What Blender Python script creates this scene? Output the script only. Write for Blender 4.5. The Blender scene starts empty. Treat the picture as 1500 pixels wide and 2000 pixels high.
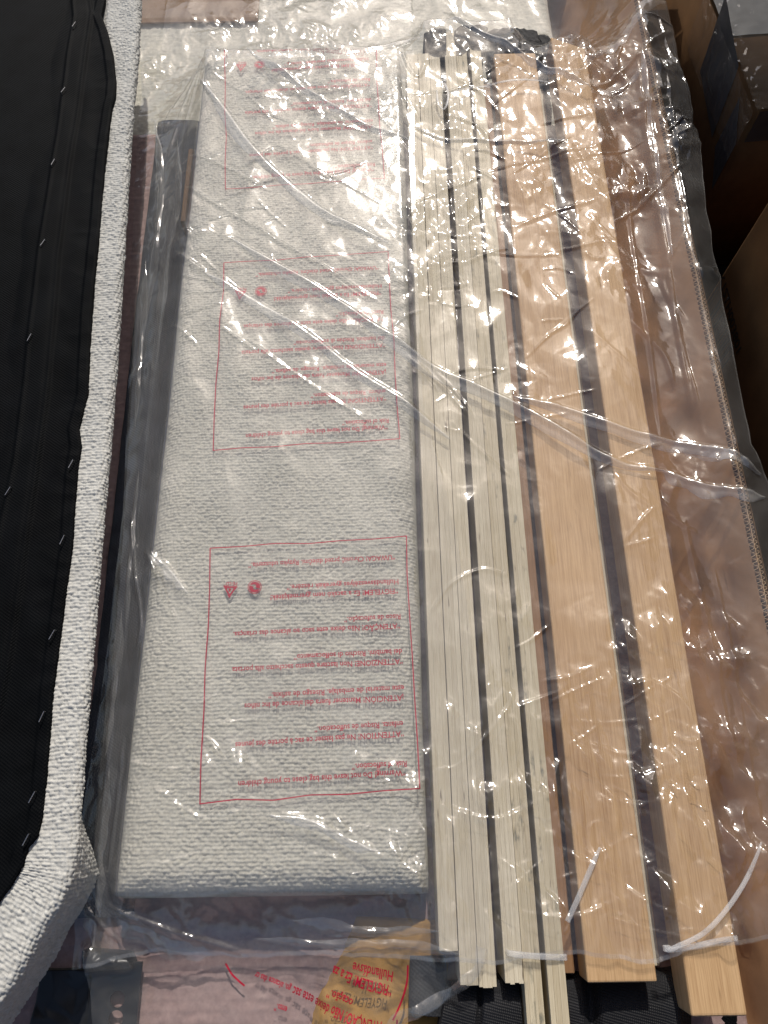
import bpy, bmesh, math, random
import numpy as np
from mathutils import Matrix, Vector
random.seed(7)
R = math.radians
S = bpy.context.scene
COL = S.collection

# ------------------------------------------------------------------ camera
CAM_Z, TILT, ROLL, FPX = 1.2, R(22.0), R(-0.9), 1444.0
cam = bpy.data.cameras.new('camera')
cam.sensor_fit = 'VERTICAL'
cam.sensor_height = 36.0
cam.lens = 36.0 * FPX / 2000.0
cam.clip_start, cam.clip_end = 0.02, 200.0
cam_o = bpy.data.objects.new('camera', cam)
CAM_ROT = Matrix.Rotation(TILT, 4, 'X') @ Matrix.Rotation(ROLL, 4, 'Z')
cam_o.matrix_world = Matrix.Translation((0, 0, CAM_Z)) @ CAM_ROT
COL.objects.link(cam_o)
S.camera = cam_o

# ------------------------------------------------------------------ sky, sun, exposure
SUN_EL, SUN_AZ = R(42.5), R(6)          # azimuth from +Y towards +X
w = bpy.data.worlds.new('World'); S.world = w; w.use_nodes = True
nt = w.node_tree
sky = nt.nodes.new('ShaderNodeTexSky'); sky.sky_type = 'NISHITA'; sky.sun_disc = False
sky.dust_density, sky.ozone_density, sky.air_density = 3.0, 0.4, 0.8
sky.sun_elevation, sky.sun_rotation = SUN_EL, SUN_AZ
nt.links.new(sky.outputs[0], nt.nodes['Background'].inputs[0])
nt.nodes['Background'].inputs[1].default_value = 0.10
sl = bpy.data.lights.new('sun', 'SUN'); sl.energy = 3.4; sl.angle = R(0.5); sl.color = (1.0, 0.95, 0.87)
so = bpy.data.objects.new('sun', sl); COL.objects.link(so)
sd = Vector((math.cos(SUN_EL) * math.sin(SUN_AZ), math.cos(SUN_EL) * math.cos(SUN_AZ), math.sin(SUN_EL)))
so.rotation_euler = sd.to_track_quat('Z', 'Y').to_euler()
S.view_settings.view_transform = 'Standard'; S.view_settings.look = 'None'
S.view_settings.gamma = 1.0; S.view_settings.exposure = 0.04
S.render.engine = 'CYCLES'
S.cycles.transparent_max_bounces = 24
S.cycles.max_bounces = 10
S.cycles.use_denoising = True
S.cycles.sample_clamp_indirect = 3.0

# ------------------------------------------------------------------ helpers
_M = np.array(CAM_ROT.to_3x3())
def at(px, py, z):
    "photo point (1500 x 2000) -> world x, y on the level plane at height z"
    d = _M @ np.array([(px - 750.0) / FPX, -(py - 1000.0) / FPX, -1.0])
    t = (z - CAM_Z) / d[2]
    return float(t * d[0]), float(t * d[1])
def atx(px, py, x):
    "photo point -> world y, z on the upright plane at x"
    d = _M @ np.array([(px - 750.0) / FPX, -(py - 1000.0) / FPX, -1.0])
    t = x / d[0]
    return float(t * d[1]), float(CAM_Z + t * d[2])

def tag(o, label=None, cat=None, group=None, kind=None):
    if label: o['label'] = label
    if cat: o['category'] = cat
    if group: o['group'] = group
    if kind: o['kind'] = kind
    return o
def thing(name, loc, label, cat, group=None):
    o = bpy.data.objects.new(name, None); COL.objects.link(o)
    o.location = loc; o.empty_display_size = 0.05
    return tag(o, label, cat, group)
def link(name, me, mat, parent=None, smooth=False):
    if mat is not None and not me.materials: me.materials.append(mat)
    if smooth: me.polygons.foreach_set('use_smooth', [True] * len(me.polygons))
    o = bpy.data.objects.new(name, me); COL.objects.link(o)
    if parent is not None:
        o.parent = parent
        o.matrix_parent_inverse = Matrix.Translation(parent.location).inverted()
    return o
def from_bm(name, bm, mat, parent=None, smooth=False):
    me = bpy.data.meshes.new(name); bm.normal_update(); bm.to_mesh(me); bm.free()
    return link(name, me, mat, parent, smooth)
def grid_mesh(name, P):
    "P: (n, m, 3) array -> quad mesh"
    n, m = P.shape[:2]
    me = bpy.data.meshes.new(name)
    idx = np.arange(n * m).reshape(n, m)
    q = np.stack([idx[:-1, :-1], idx[:-1, 1:], idx[1:, 1:], idx[1:, :-1]], -1).reshape(-1, 4)
    me.vertices.add(n * m); me.vertices.foreach_set('co', P.astype(np.float32).ravel())
    me.loops.add(q.size); me.loops.foreach_set('vertex_index', q.astype(np.int32).ravel())
    me.polygons.add(len(q))
    me.polygons.foreach_set('loop_start', np.arange(0, q.size, 4, dtype=np.int32))
    me.polygons.foreach_set('loop_total', np.full(len(q), 4, dtype=np.int32))
    me.update(calc_edges=True)
    return me
def box_bm(x0, x1, y0, y1, z0, z1, bevel=0.0, seg=2, bm=None):
    b = bm or bmesh.new()
    vs = [b.verts.new((x, y, z)) for z in (z0, z1) for y in (y0, y1) for x in (x0, x1)]
    fs = [(0, 2, 3, 1), (4, 5, 7, 6), (0, 1, 5, 4), (2, 6, 7, 3), (0, 4, 6, 2), (1, 3, 7, 5)]
    f = [b.faces.new([vs[i] for i in q]) for q in fs]
    if bevel:
        bmesh.ops.bevel(b, geom=list({e for q in f for e in q.edges}), offset=bevel, segments=seg, affect='EDGES', profile=0.6)
    return b
def tube_bm(pts, r, n=8, flat=1.0, bm=None, up=Vector((0, 0, 1))):
    b = bm or bmesh.new()
    pts = [Vector(p) for p in pts]; rings = []
    for i, p in enumerate(pts):
        t = (pts[min(i + 1, len(pts) - 1)] - pts[max(i - 1, 0)]).normalized()
        s = t.cross(up).normalized(); u = s.cross(t).normalized()
        rr = r[i] if isinstance(r, (list, tuple)) else r
        rings.append([b.verts.new(p + s * rr * math.cos(a) + u * rr * flat * math.sin(a)) for a in [2 * math.pi * k / n for k in range(n)]])
    for a, c in zip(rings, rings[1:]):
        for k in range(n):
            b.faces.new((a[k], a[(k + 1) % n], c[(k + 1) % n], c[k]))
    b.faces.new(rings[0][::-1]); b.faces.new(rings[-1])
    return b
def smooth_path(pts, n):
    "Catmull-Rom resample of a list of points to n points"
    p = np.array(pts, float); p = np.vstack([2 * p[0] - p[1], p, 2 * p[-1] - p[-2]])
    k = len(p) - 3; out = []
    for u in np.linspace(0, k - 1e-9, n):
        i = int(u); t = u - i
        a, b, c, d = p[i:i + 4]
        out.append(0.5 * ((2 * b) + (c - a) * t + (2 * a - 5 * b + 4 * c - d) * t * t + (3 * b - 3 * c + d - a) * t ** 3))
    return np.array(out)

# ---- numpy noise
def perlin(x, y, seed):
    rng = np.random.RandomState(seed); T = rng.rand(256, 256) * 2 * np.pi
    xi, yi = np.floor(x).astype(np.int64), np.floor(y).astype(np.int64)
    fx, fy = x - xi, y - yi
    u, v = fx ** 3 * (fx * (6 * fx - 15) + 10), fy ** 3 * (fy * (6 * fy - 15) + 10)
    def g(i, j):
        a = T[(xi + i) & 255, (yi + j) & 255]
        return np.cos(a) * (fx - i) + np.sin(a) * (fy - j)
    return (g(0, 0) * (1 - u) + g(1, 0) * u) * (1 - v) + (g(0, 1) * (1 - u) + g(1, 1) * u) * v
def ridge(x, y, seed):
    wx = x + 0.5 * perlin(x * 0.7, y * 0.7, seed + 50); wy = y + 0.5 * perlin(x * 0.7, y * 0.7, seed + 51)
    return 1 - 2.2 * np.abs(perlin(wx, wy, seed))
def voronoi(x, y, seed):
    rng = np.random.RandomState(seed); A, B = rng.rand(256, 256), rng.rand(256, 256)
    xi, yi = np.floor(x).astype(np.int64), np.floor(y).astype(np.int64)
    f1 = np.full(x.shape, 9.0); f2 = np.full(x.shape, 9.0)
    for i in (-1, 0, 1):
        for j in (-1, 0, 1):
            cx, cy = xi + i, yi + j
            d = np.hypot(cx + A[cx & 255, cy & 255] - x, cy + B[cx & 255, cy & 255] - y)
            f2 = np.minimum(f2, np.maximum(f1, d)); f1 = np.minimum(f1, d)
    return f1, f2
def facets(x, y, seed):
    "crumpled sheet: flat facets that meet in sharp creases (lowest of many three and four sided pyramids)"
    rng = np.random.RandomState(seed); A, B, C, D = (rng.rand(256, 256) for _ in range(4))
    wx = x + 0.25 * perlin(x * 0.8, y * 0.8, seed + 7); wy = y + 0.25 * perlin(x * 0.8, y * 0.8, seed + 8); x, y = wx, wy
    xi, yi = np.floor(x).astype(np.int64), np.floor(y).astype(np.int64)
    h = np.full(x.shape, 9.0)
    for i in (-1, 0, 1):
        for j in (-1, 0, 1):
            cx, cy = (xi + i) & 255, (yi + j) & 255
            dx, dy = x - (xi + i + A[cx, cy]), y - (yi + j + B[cx, cy])
            th = C[cx, cy] * 6.283; v = np.full(x.shape, -9.0)
            for k in range(3):
                a = th + k * 2.094 + 0.5 * (D[cx, cy] - 0.5) * (k - 1); st = 0.7 + 0.6 * ((D[cx, cy] * 7.3 + k * 0.37) % 1.0)
                v = np.maximum(v, (dx * np.cos(a) + dy * np.sin(a)) * st)
            h = np.minimum(h, v)
    return h
def boucle_h(x, y, seed=3, row=0.0043, wid=0.0050):
    "nubby knit: rows of loops of uneven size"
    yy = y + 0.0012 * perlin(x * 40, y * 30, seed + 1) + 0.0005 * perlin(x * 140, y * 120, seed + 5); xx = x + 0.002 * perlin(x * 60, y * 60, seed + 2)
    gy = yy / row; r = np.floor(gy).astype(np.int64)
    rng = np.random.RandomState(seed); A, B, C = (rng.rand(256, 256) for _ in range(3))
    h = np.zeros(x.shape)
    for j in (-1, 0, 1):
        rr = r + j
        gx = xx / wid + 0.5 * (rr & 1) + 0.37 * np.sin(rr * 2.1)
        c = np.floor(gx).astype(np.int64)
        for i in (-1, 0, 1):
            cc = c + i
            a, b, s = A[cc & 255, rr & 255], B[cc & 255, rr & 255], C[cc & 255, rr & 255]
            dx = (gx - (cc + 0.25 + 0.5 * a)) / (0.44 + 0.24 * s); dy = (gy - (rr + 0.35 + 0.3 * b)) / (0.46 + 0.12 * s)
            h = np.maximum(h, np.sqrt(np.clip(1 - dx * dx - dy * dy, 0, 1)) * (0.55 + 0.6 * s))
    return h * (0.82 + 0.45 * np.clip(perlin(x * 38, y * 38, seed + 30) + 0.6 * perlin(x * 13, y * 13, seed + 31), -0.6, 0.7))

# ------------------------------------------------------------------ materials
def new_mat(name):
    m = bpy.data.materials.new(name); m.use_nodes = True
    return m, m.node_tree.nodes, m.node_tree.links, m.node_tree.nodes['Principled BSDF']
def N(ns, t, **kw):
    n = ns.new(t)
    for k, v in kw.items(): setattr(n, k, v)
    return n
def coords(ns, ls, scale):
    tc = N(ns, 'ShaderNodeTexCoord'); mp = N(ns, 'ShaderNodeMapping')
    mp.inputs['Scale'].default_value = scale
    ls.new(tc.outputs['Object'], mp.inputs['Vector'])
    return mp.outputs[0]
def noise(ns, ls, vec, scale, detail=4, rough=0.55):
    n = N(ns, 'ShaderNodeTexNoise'); n.inputs['Scale'].default_value = scale
    n.inputs['Detail'].default_value = detail; n.inputs['Roughness'].default_value = rough
    ls.new(vec, n.inputs['Vector']); return n.outputs['Fac']
def ramp(ns, ls, fac, stops):
    r = N(ns, 'ShaderNodeValToRGB'); e = r.color_ramp.elements
    while len(e) < len(stops): e.new(0.5)
    for k, (p, c) in enumerate(stops):
        e[k].position = p; e[k].color = (*c, 1) if len(c) == 3 else c
    ls.new(fac, r.inputs[0]); return r.outputs[0]
def mixc(ns, ls, fac, a, b, mode='MIX'):
    m = N(ns, 'ShaderNodeMix', data_type='RGBA', blend_type=mode)
    for s, v in ((m.inputs[0], fac), (m.inputs[6], a), (m.inputs[7], b)):
        if isinstance(v, (int, float)): s.default_value = v
        elif isinstance(v, tuple): s.default_value = (*v, 1)
        else: ls.new(v, s)
    return m.outputs[2]
def bump(ns, ls, h, strength, dist, bsdf, prev=None):
    b = N(ns, 'ShaderNodeBump'); b.inputs['Strength'].default_value = strength; b.inputs['Distance'].default_value = dist
    ls.new(h, b.inputs['Height'])
    if prev: ls.new(prev, b.inputs['Normal'])
    if bsdf: ls.new(b.outputs[0], bsdf.inputs['Normal'])
    return b.outputs[0]

def mat_film(name, haze, rough, refl=0.075, sheen=0.0, bumpd=0.00025, tint=(0.985, 0.985, 0.985)):
    m, ns, ls, p = new_mat(name); ns.remove(p); out = ns['Material Output']
    v = coords(ns, ls, (1, 1, 1))
    bn = bump(ns, ls, noise(ns, ls, v, 190, 3, 0.6), 0.5, bumpd, None)
    tr = N(ns, 'ShaderNodeBsdfTransparent'); tr.inputs[0].default_value = (*tint, 1)
    gl = N(ns, 'ShaderNodeBsdfGlossy'); gl.inputs['Roughness'].default_value = rough
    ls.new(bn, gl.inputs['Normal'])
    # thin film: the same reflectance from either side (Schlick on |cos|), two faces
    ge = N(ns, 'ShaderNodeNewGeometry')
    dt = N(ns, 'ShaderNodeVectorMath', operation='DOT_PRODUCT'); ls.new(ge.outputs['Incoming'], dt.inputs[0]); ls.new(bn, dt.inputs[1])
    ab = N(ns, 'ShaderNodeMath', operation='ABSOLUTE'); ls.new(dt.outputs['Value'], ab.inputs[0])
    om = N(ns, 'ShaderNodeMath', operation='SUBTRACT', use_clamp=True); om.inputs[0].default_value = 1.0; ls.new(ab.outputs[0], om.inputs[1])
    pw = N(ns, 'ShaderNodeMath', operation='POWER'); ls.new(om.outputs[0], pw.inputs[0]); pw.inputs[1].default_value = 5.0
    mu = N(ns, 'ShaderNodeMath', operation='MULTIPLY_ADD', use_clamp=True); ls.new(pw.outputs[0], mu.inputs[0]); mu.inputs[1].default_value = 0.85; mu.inputs[2].default_value = refl
    df = N(ns, 'ShaderNodeBsdfDiffuse'); df.inputs[0].default_value = (0.95, 0.94, 0.91, 1)
    tl = N(ns, 'ShaderNodeBsdfTranslucent'); tl.inputs[0].default_value = (0.95, 0.94, 0.91, 1)
    mh = N(ns, 'ShaderNodeMixShader'); mh.inputs[0].default_value = 0.28
    ls.new(df.outputs[0], mh.inputs[1]); ls.new(tl.outputs[0], mh.inputs[2])
    hz = ramp(ns, ls, noise(ns, ls, v, 14, 3), [(0.3, (haze * 0.7,) * 3), (0.7, (haze * 1.3,) * 3)])
    m1 = N(ns, 'ShaderNodeMixShader'); ls.new(hz, m1.inputs[0]); ls.new(tr.outputs[0], m1.inputs[1]); ls.new(mh.outputs[0], m1.inputs[2])
    g2 = N(ns, 'ShaderNodeBsdfGlossy'); g2.inputs['Roughness'].default_value = 0.38; ls.new(bn, g2.inputs['Normal'])
    m0 = N(ns, 'ShaderNodeMixShader'); m0.inputs[0].default_value = sheen; ls.new(m1.outputs[0], m0.inputs[1]); ls.new(g2.outputs[0], m0.inputs[2]); m1 = m0
    m2 = N(ns, 'ShaderNodeMixShader'); ls.new(mu.outputs[0], m2.inputs[0]); ls.new(m1.outputs[0], m2.inputs[1]); ls.new(gl.outputs[0], m2.inputs[2])
    ls.new(m2.outputs[0], out.inputs[0])
    return m
def mat_boucle(name, c0, c1):
    m, ns, ls, p = new_mat(name)
    v = coords(ns, ls, (1, 1, 1))
    c = ramp(ns, ls, noise(ns, ls, v, 160, 5, 0.65), [(0.3, c0), (0.72, c1)])
    c = mixc(ns, ls, 0.25, c, ramp(ns, ls, noise(ns, ls, v, 9, 2), [(0.35, c0), (0.65, c1)]))
    ls.new(c, p.inputs['Base Color']); p.inputs['Roughness'].default_value = 0.95
    p.inputs['Specular IOR Level'].default_value = 0.15
    bump(ns, ls, noise(ns, ls, v, 900, 3, 0.7), 0.55, 0.0006, p)
    return m
def mat_cloth(name, col, rough, spec, weave, dist=0.0004, sheen=0.0, ang=0.6):
    "dark woven or spun fabric: fine diagonal weave relief"
    m, ns, ls, p = new_mat(name)
    tc = N(ns, 'ShaderNodeTexCoord'); mp = N(ns, 'ShaderNodeMapping'); mp.inputs['Rotation'].default_value = (0, 0, ang)
    ls.new(tc.outputs['Object'], mp.inputs[0])
    def wave(dirn, sc):
        wv = N(ns, 'ShaderNodeTexWave', wave_type='BANDS', bands_direction=dirn)
        wv.inputs['Scale'].default_value = sc; wv.inputs['Distortion'].default_value = 0.6; wv.inputs['Detail'].default_value = 1
        ls.new(mp.outputs[0], wv.inputs[0]); return wv.outputs['Fac']
    a, b = wave('X', weave), wave('Y', weave * 0.8)
    mx = N(ns, 'ShaderNodeMath', operation='ADD'); ls.new(a, mx.inputs[0]); ls.new(b, mx.inputs[1])
    v = coords(ns, ls, (1, 1, 1))
    c = ramp(ns, ls, noise(ns, ls, v, 25, 4), [(0.3, tuple(x * 0.7 for x in col)), (0.7, tuple(x * 1.35 for x in col))])
    ls.new(c, p.inputs['Base Color']); p.inputs['Roughness'].default_value = rough; p.inputs['Specular IOR Level'].default_value = spec
    p.inputs['Sheen Weight'].default_value = sheen; p.inputs['Sheen Roughness'].default_value = 0.4
    bump(ns, ls, mx.outputs[0], 0.6, dist, p)
    return m
def mat_wood(name, dark, mid, light, streak=120, specks=0.0, stain=0.0):
    "grain that runs along y"
    m, ns, ls, p = new_mat(name)
    oi = N(ns, 'ShaderNodeObjectInfo')
    tc = N(ns, 'ShaderNodeTexCoord'); mp = N(ns, 'ShaderNodeMapping'); mp.inputs['Scale'].default_value = (1, 0.03, 1)
    ad = N(ns, 'ShaderNodeVectorMath', operation='ADD'); ls.new(tc.outputs['Object'], ad.inputs[0]); ls.new(oi.outputs['Random'], ad.inputs[1])
    ls.new(ad.outputs[0], mp.inputs[0]); v = mp.outputs[0]
    f1 = noise(ns, ls, v, streak, 6, 0.62); f2 = noise(ns, ls, v, streak * 5, 4, 0.6)
    c = ramp(ns, ls, f1, [(0.28, dark), (0.5, mid), (0.72, light)])
    c2 = ramp(ns, ls, f2, [(0.35, dark), (0.6, light)])
    c = mixc(ns, ls, 0.55, c, c2)
    mp2 = N(ns, 'ShaderNodeMapping'); mp2.inputs['Scale'].default_value = (1, 0.25, 1); ls.new(ad.outputs[0], mp2.inputs[0])
    f3 = noise(ns, ls, mp2.outputs[0], 8, 4)
    c = mixc(ns, ls, 0.36, c, ramp(ns, ls, f3, [(0.3, dark), (0.7, light)]))
    if specks:
        mp3 = N(ns, 'ShaderNodeMapping'); mp3.inputs['Scale'].default_value = (1, 0.12, 1); ls.new(ad.outputs[0], mp3.inputs[0])
        s = ramp(ns, ls, noise(ns, ls, mp3.outputs[0], 190, 2, 0.5), [(0.70, (0, 0, 0)), (0.76, (1, 1, 1))])
        g = N(ns, 'ShaderNodeMath', operation='MULTIPLY'); g.inputs[1].default_value = specks; ls.new(s, g.inputs[0])
        c = mixc(ns, ls, g.outputs[0], c, (0.08, 0.05, 0.03))
    if stain:
        mp4 = N(ns, 'ShaderNodeMapping'); mp4.inputs['Scale'].default_value = (1, 0.45, 0.3); ls.new(ad.outputs[0], mp4.inputs[0])
        s = ramp(ns, ls, noise(ns, ls, mp4.outputs[0], 62, 4, 0.6), [(0.60, (0, 0, 0)), (0.72, (1, 1, 1))])
        g = N(ns, 'ShaderNodeMath', operation='MULTIPLY'); g.inputs[1].default_value = stain; ls.new(s, g.inputs[0])
        c = mixc(ns, ls, g.outputs[0], c, (0.10, 0.105, 0.085))
    ls.new(c, p.inputs['Base Color']); p.inputs['Roughness'].default_value = 0.62; p.inputs['Specular IOR Level'].default_value = 0.3
    bump(ns, ls, f2, 0.35, 0.0005, p)
    return m
def mat_plain(name, col, rough=0.6, spec=0.5, var=0.25, sc=12, bd=0.0, bs=300, metal=0.0):
    m, ns, ls, p = new_mat(name)
    v = coords(ns, ls, (1, 1, 1))
    c = ramp(ns, ls, noise(ns, ls, v, sc, 5), [(0.3, tuple(x * (1 - var) for x in col)), (0.7, tuple(min(1, x * (1 + var)) for x in col))])
    ls.new(c, p.inputs['Base Color']); p.inputs['Roughness'].default_value = rough; p.inputs['Specular IOR Level'].default_value = spec
    p.inputs['Metallic'].default_value = metal
    if bd: bump(ns, ls, noise(ns, ls, v, bs, 3), 0.6, bd, p)
    return m
def mat_tie():
    m, ns, ls, p = new_mat('nylon')
    p.inputs['Base Color'].default_value = (0.75, 0.75, 0.76, 1); p.inputs['Roughness'].default_value = 0.35
    tr = N(ns, 'ShaderNodeBsdfTransparent'); mx = N(ns, 'ShaderNodeMixShader'); mx.inputs[0].default_value = 0.30
    ls.new(tr.outputs[0], mx.inputs[1]); ls.new(p.outputs[0], mx.inputs[2]); ls.new(mx.outputs[0], ns['Material Output'].inputs[0])
    return m

M = {}
M['film'] = mat_film('film', 0.058, 0.09, 0.08, 0.004)
M['film2'] = mat_film('inner_film', 0.055, 0.09, 0.035, 0.003)
M['pleat'] = mat_film('folded_film', 0.20, 0.14, 0.11, 0.03)
M['hem'] = mat_film('hem_film', 0.09, 0.12, 0.11)
M['tape'] = mat_film('clear_tape', 0.025, 0.06, 0.07)
M['boucle'] = mat_boucle('cream_boucle', (0.40, 0.385, 0.33), (0.60, 0.58, 0.51))
M['boucle2'] = mat_boucle('white_boucle', (0.40, 0.395, 0.37), (0.60, 0.595, 0.56))
M['pink'] = mat_boucle('pink_boucle', (0.25, 0.172, 0.162), (0.37, 0.265, 0.248))
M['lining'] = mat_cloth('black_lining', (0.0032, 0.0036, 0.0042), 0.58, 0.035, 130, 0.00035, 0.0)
M['webbing'] = mat_cloth('black_webbing', (0.008, 0.008, 0.010), 0.6, 0.3, 150, 0.0006, 0.04, 0.25)
M['gap_shade'] = mat_cloth('blue_grey_gap_shade', (0.05, 0.054, 0.068), 0.85, 0.2, 120, 0.0003, 0.05)  # blue grey that stands in for the shade beside the cream panel
M['beam'] = mat_wood('beam_wood', (0.30, 0.165, 0.07), (0.47, 0.295, 0.145), (0.63, 0.43, 0.24), 150, 0.25)
M['ply'] = mat_wood('plywood_edge', (0.36, 0.295, 0.20), (0.54, 0.475, 0.345), (0.68, 0.615, 0.48), 210, 0.75)
M['ply_stain'] = mat_wood('stained_plywood_edge', (0.34, 0.27, 0.17), (0.50, 0.43, 0.29), (0.62, 0.55, 0.41), 210, 0.8, 0.75)
M['ply_end'] = mat_plain('ply_glue', (0.14, 0.09, 0.055), 0.8, 0.2)
M['brownwood'] = mat_wood('brown_wood', (0.16, 0.08, 0.035), (0.24, 0.13, 0.06), (0.32, 0.18, 0.09), 120)
M['card'] = mat_plain('cardboard', (0.50, 0.285, 0.145), 0.85, 0.2, 0.15, 20, 0.0002, 200)
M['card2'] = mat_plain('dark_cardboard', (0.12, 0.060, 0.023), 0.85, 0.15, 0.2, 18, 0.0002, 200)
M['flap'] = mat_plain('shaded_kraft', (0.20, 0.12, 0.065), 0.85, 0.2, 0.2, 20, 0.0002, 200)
M['flute'] = mat_plain('flute_paper', (0.42, 0.29, 0.18), 0.9, 0.1, 0.2, 60)
M['duct'] = mat_plain('duct_tape', (0.055, 0.057, 0.062), 0.6, 0.3, 0.2, 30, 0.0004, 400)
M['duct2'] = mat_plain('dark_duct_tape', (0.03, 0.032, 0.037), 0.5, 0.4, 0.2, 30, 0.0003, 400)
M['yellow'] = mat_plain('yellow_edge', (0.45, 0.38, 0.05), 0.6)
M['red'] = mat_plain('red_ink', (0.40, 0.004, 0.030), 0.5, 0.3, 0.12, 40)
M['ink'] = mat_plain('black_ink', (0.012, 0.01, 0.009), 0.6, 0.3)
M['nylon'] = mat_tie()
M['steel'] = mat_plain('staple_steel', (0.55, 0.55, 0.55), 0.3, 0.5, 0.1, 50, metal=1.0)
M['bracket'] = mat_plain('black_paint', (0.012, 0.013, 0.015), 0.35, 0.5, 0.2, 60, 0.0001, 500)
M['orange'] = mat_plain('orange_cloth', (0.34, 0.19, 0.05), 0.7, 0.3, 0.3, 40, 0.0004, 400)
M['greycloth'] = mat_cloth('charcoal_cloth', (0.03, 0.032, 0.036), 0.75, 0.3, 110, 0.0003, 0.03)
M['ground'] = mat_plain('dark_mat', (0.012, 0.012, 0.013), 0.9, 0.2, 0.3, 60, 0.001, 120)

# ------------------------------------------------------------------ levels
Z_FLOOR, Z_LOW, Z_REAR = 0.06, 0.222, 0.20
Z_TOP = 0.300                      # top of the cream panel
PX0, PX1, PY0, PY1 = -0.309, 0.044, -0.088, 1.250
Z_SLAT, Z_B1, Z_B2 = 0.296, 0.300, 0.310
Z_HEAD, Z_WALL, X_WALL = 0.360, 0.330, 0.460

# ------------------------------------------------------------------ ground and box
bm = bmesh.new()
vs = [bm.verts.new(p) for p in ((-8, -8, 0), (8, -8, 0), (8, 8, 0), (-8, 8, 0))]; bm.faces.new(vs)
tag(from_bm('ground', bm, M['ground']), kind='structure')

box = thing('cardboard_box', (0.05, 0.6, Z_FLOOR), 'open brown cardboard box whose right wall shows a raw corrugated edge', 'box')
from_bm('box_bottom', box_bm(-0.62, 0.4515, -0.62, 1.72, Z_FLOOR - 0.012, Z_FLOOR), M['card'], box)
# right wall: three liners with two rows of fluting between them
def wall_sheet(xa, xb, z1, rough, seed):
    ny, nz = 170, 24
    Y, Zv = np.meshgrid(np.linspace(-0.62, 1.72, ny), np.linspace(Z_FLOOR - 0.02, z1, nz))
    X = xa - (z1 - Zv) * 0.38 + rough * perlin(Y * 6, Zv * 14, seed) * np.clip((z1 - Zv) / 0.05, 0, 1) + 0.4 * rough * ridge(Y * 12, Zv * 40, seed + 1) * np.clip((z1 - Zv) / 0.06, 0, 1)
    return grid_mesh('inner_liner', np.stack([X, Y, Zv], -1))
link('inner_liner', wall_sheet(X_WALL - 0.0072, 0, Z_WALL, 0.010, 11), M['card'], box, True)
from_bm('middle_liner', box_bm(X_WALL - 0.0004, X_WALL + 0.0004, -0.62, 1.72, Z_WALL - 0.05, Z_WALL - 0.0006), M['flute'], box)
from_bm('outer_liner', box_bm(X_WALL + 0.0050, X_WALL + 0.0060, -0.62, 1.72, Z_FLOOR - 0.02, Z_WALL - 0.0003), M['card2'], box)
def flute(x0, x1, pitch, ph):
    n = int(2.3 / pitch * 8); t = np.linspace(-0.60, 1.70, n)
    x = (x0 + x1) / 2 + (x1 - x0) * 0.47 * np.clip(1.35 * np.sin(2 * np.pi * t / pitch + ph + 0.7 * perlin(t * 9, t * 0 + 0.5, 5)), -1, 1)
    zt = Z_WALL - 0.0012 - 0.0012 * (perlin(t * 60, t * 0 + 0.3, 9) + 0.5)
    P = np.stack([np.stack([x, t, zt], -1), np.stack([x, t, zt - 0.012], -1)], 0)
    return grid_mesh('fluting', P)
for a, b, p, h in ((X_WALL - 0.0068, X_WALL - 0.0006, 0.0084, 0.0), (X_WALL + 0.0006, X_WALL + 0.0048, 0.0066, 1.0)):
    f = link('fluting', flute(a, b, p, h), M['flute'], box)
    f['kind'] = 'stuff'
    md = f.modifiers.new('paper', 'SOLIDIFY'); md.thickness = 0.0006
# a flap folded in at the far left, and the far wall
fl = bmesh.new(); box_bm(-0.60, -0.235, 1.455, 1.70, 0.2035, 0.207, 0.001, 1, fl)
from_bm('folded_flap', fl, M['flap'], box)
from_bm('far_wall', box_bm(-0.62, 0.4520, 1.712, 1.720, Z_FLOOR, 0.33, 0.001, 1), M['card'], box)

# ------------------------------------------------------------------ boucle surfaces
def boucle_slab(name, x0, x1, y0, y1, z, r, depth, step, amp, mat, parent=None, seed=3, row=0.0043, wid=0.0050, sag=0.0):
    nx, ny = int((x1 - x0) / step), int((y1 - y0) / step)
    u = np.linspace(x0, x1, nx); v = np.linspace(y0, y1, ny)
    X, Y = np.meshgrid(u, v)
    wob = 0.003 * perlin(Y * 5, X * 0 + 0.3, seed + 20)
    dx = np.minimum(X - x0, x1 - X); dy = np.minimum(Y - y0, y1 - Y)
    def drop(d): q = np.clip(r - d, 0, r); return r - np.sqrt(np.maximum(r * r - q * q, 0))
    Z = z - np.minimum(np.hypot(drop(dx), drop(dy)), 2 * r) + sag * perlin(X * 6, Y * 4, seed + 9)
    Z = Z + amp * boucle_h(X, Y, seed, row, wid) * np.clip(dx / 0.004, 0, 1) * np.clip(dy / 0.004, 0, 1)
    P = np.stack([X + wob * np.clip(1 - dx / 0.05, 0, 1), Y, Z], -1)
    # skirts
    def skirt(P):
        a = P.copy(); a[..., 2] = z - depth; return a
    P = np.concatenate([skirt(P[:1]), P, skirt(P[-1:])], 0)
    P = np.concatenate([skirt(P[:, :1]), P, skirt(P[:, -1:])], 1)
    return link(name, grid_mesh(name, P), mat, parent, True)

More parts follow.
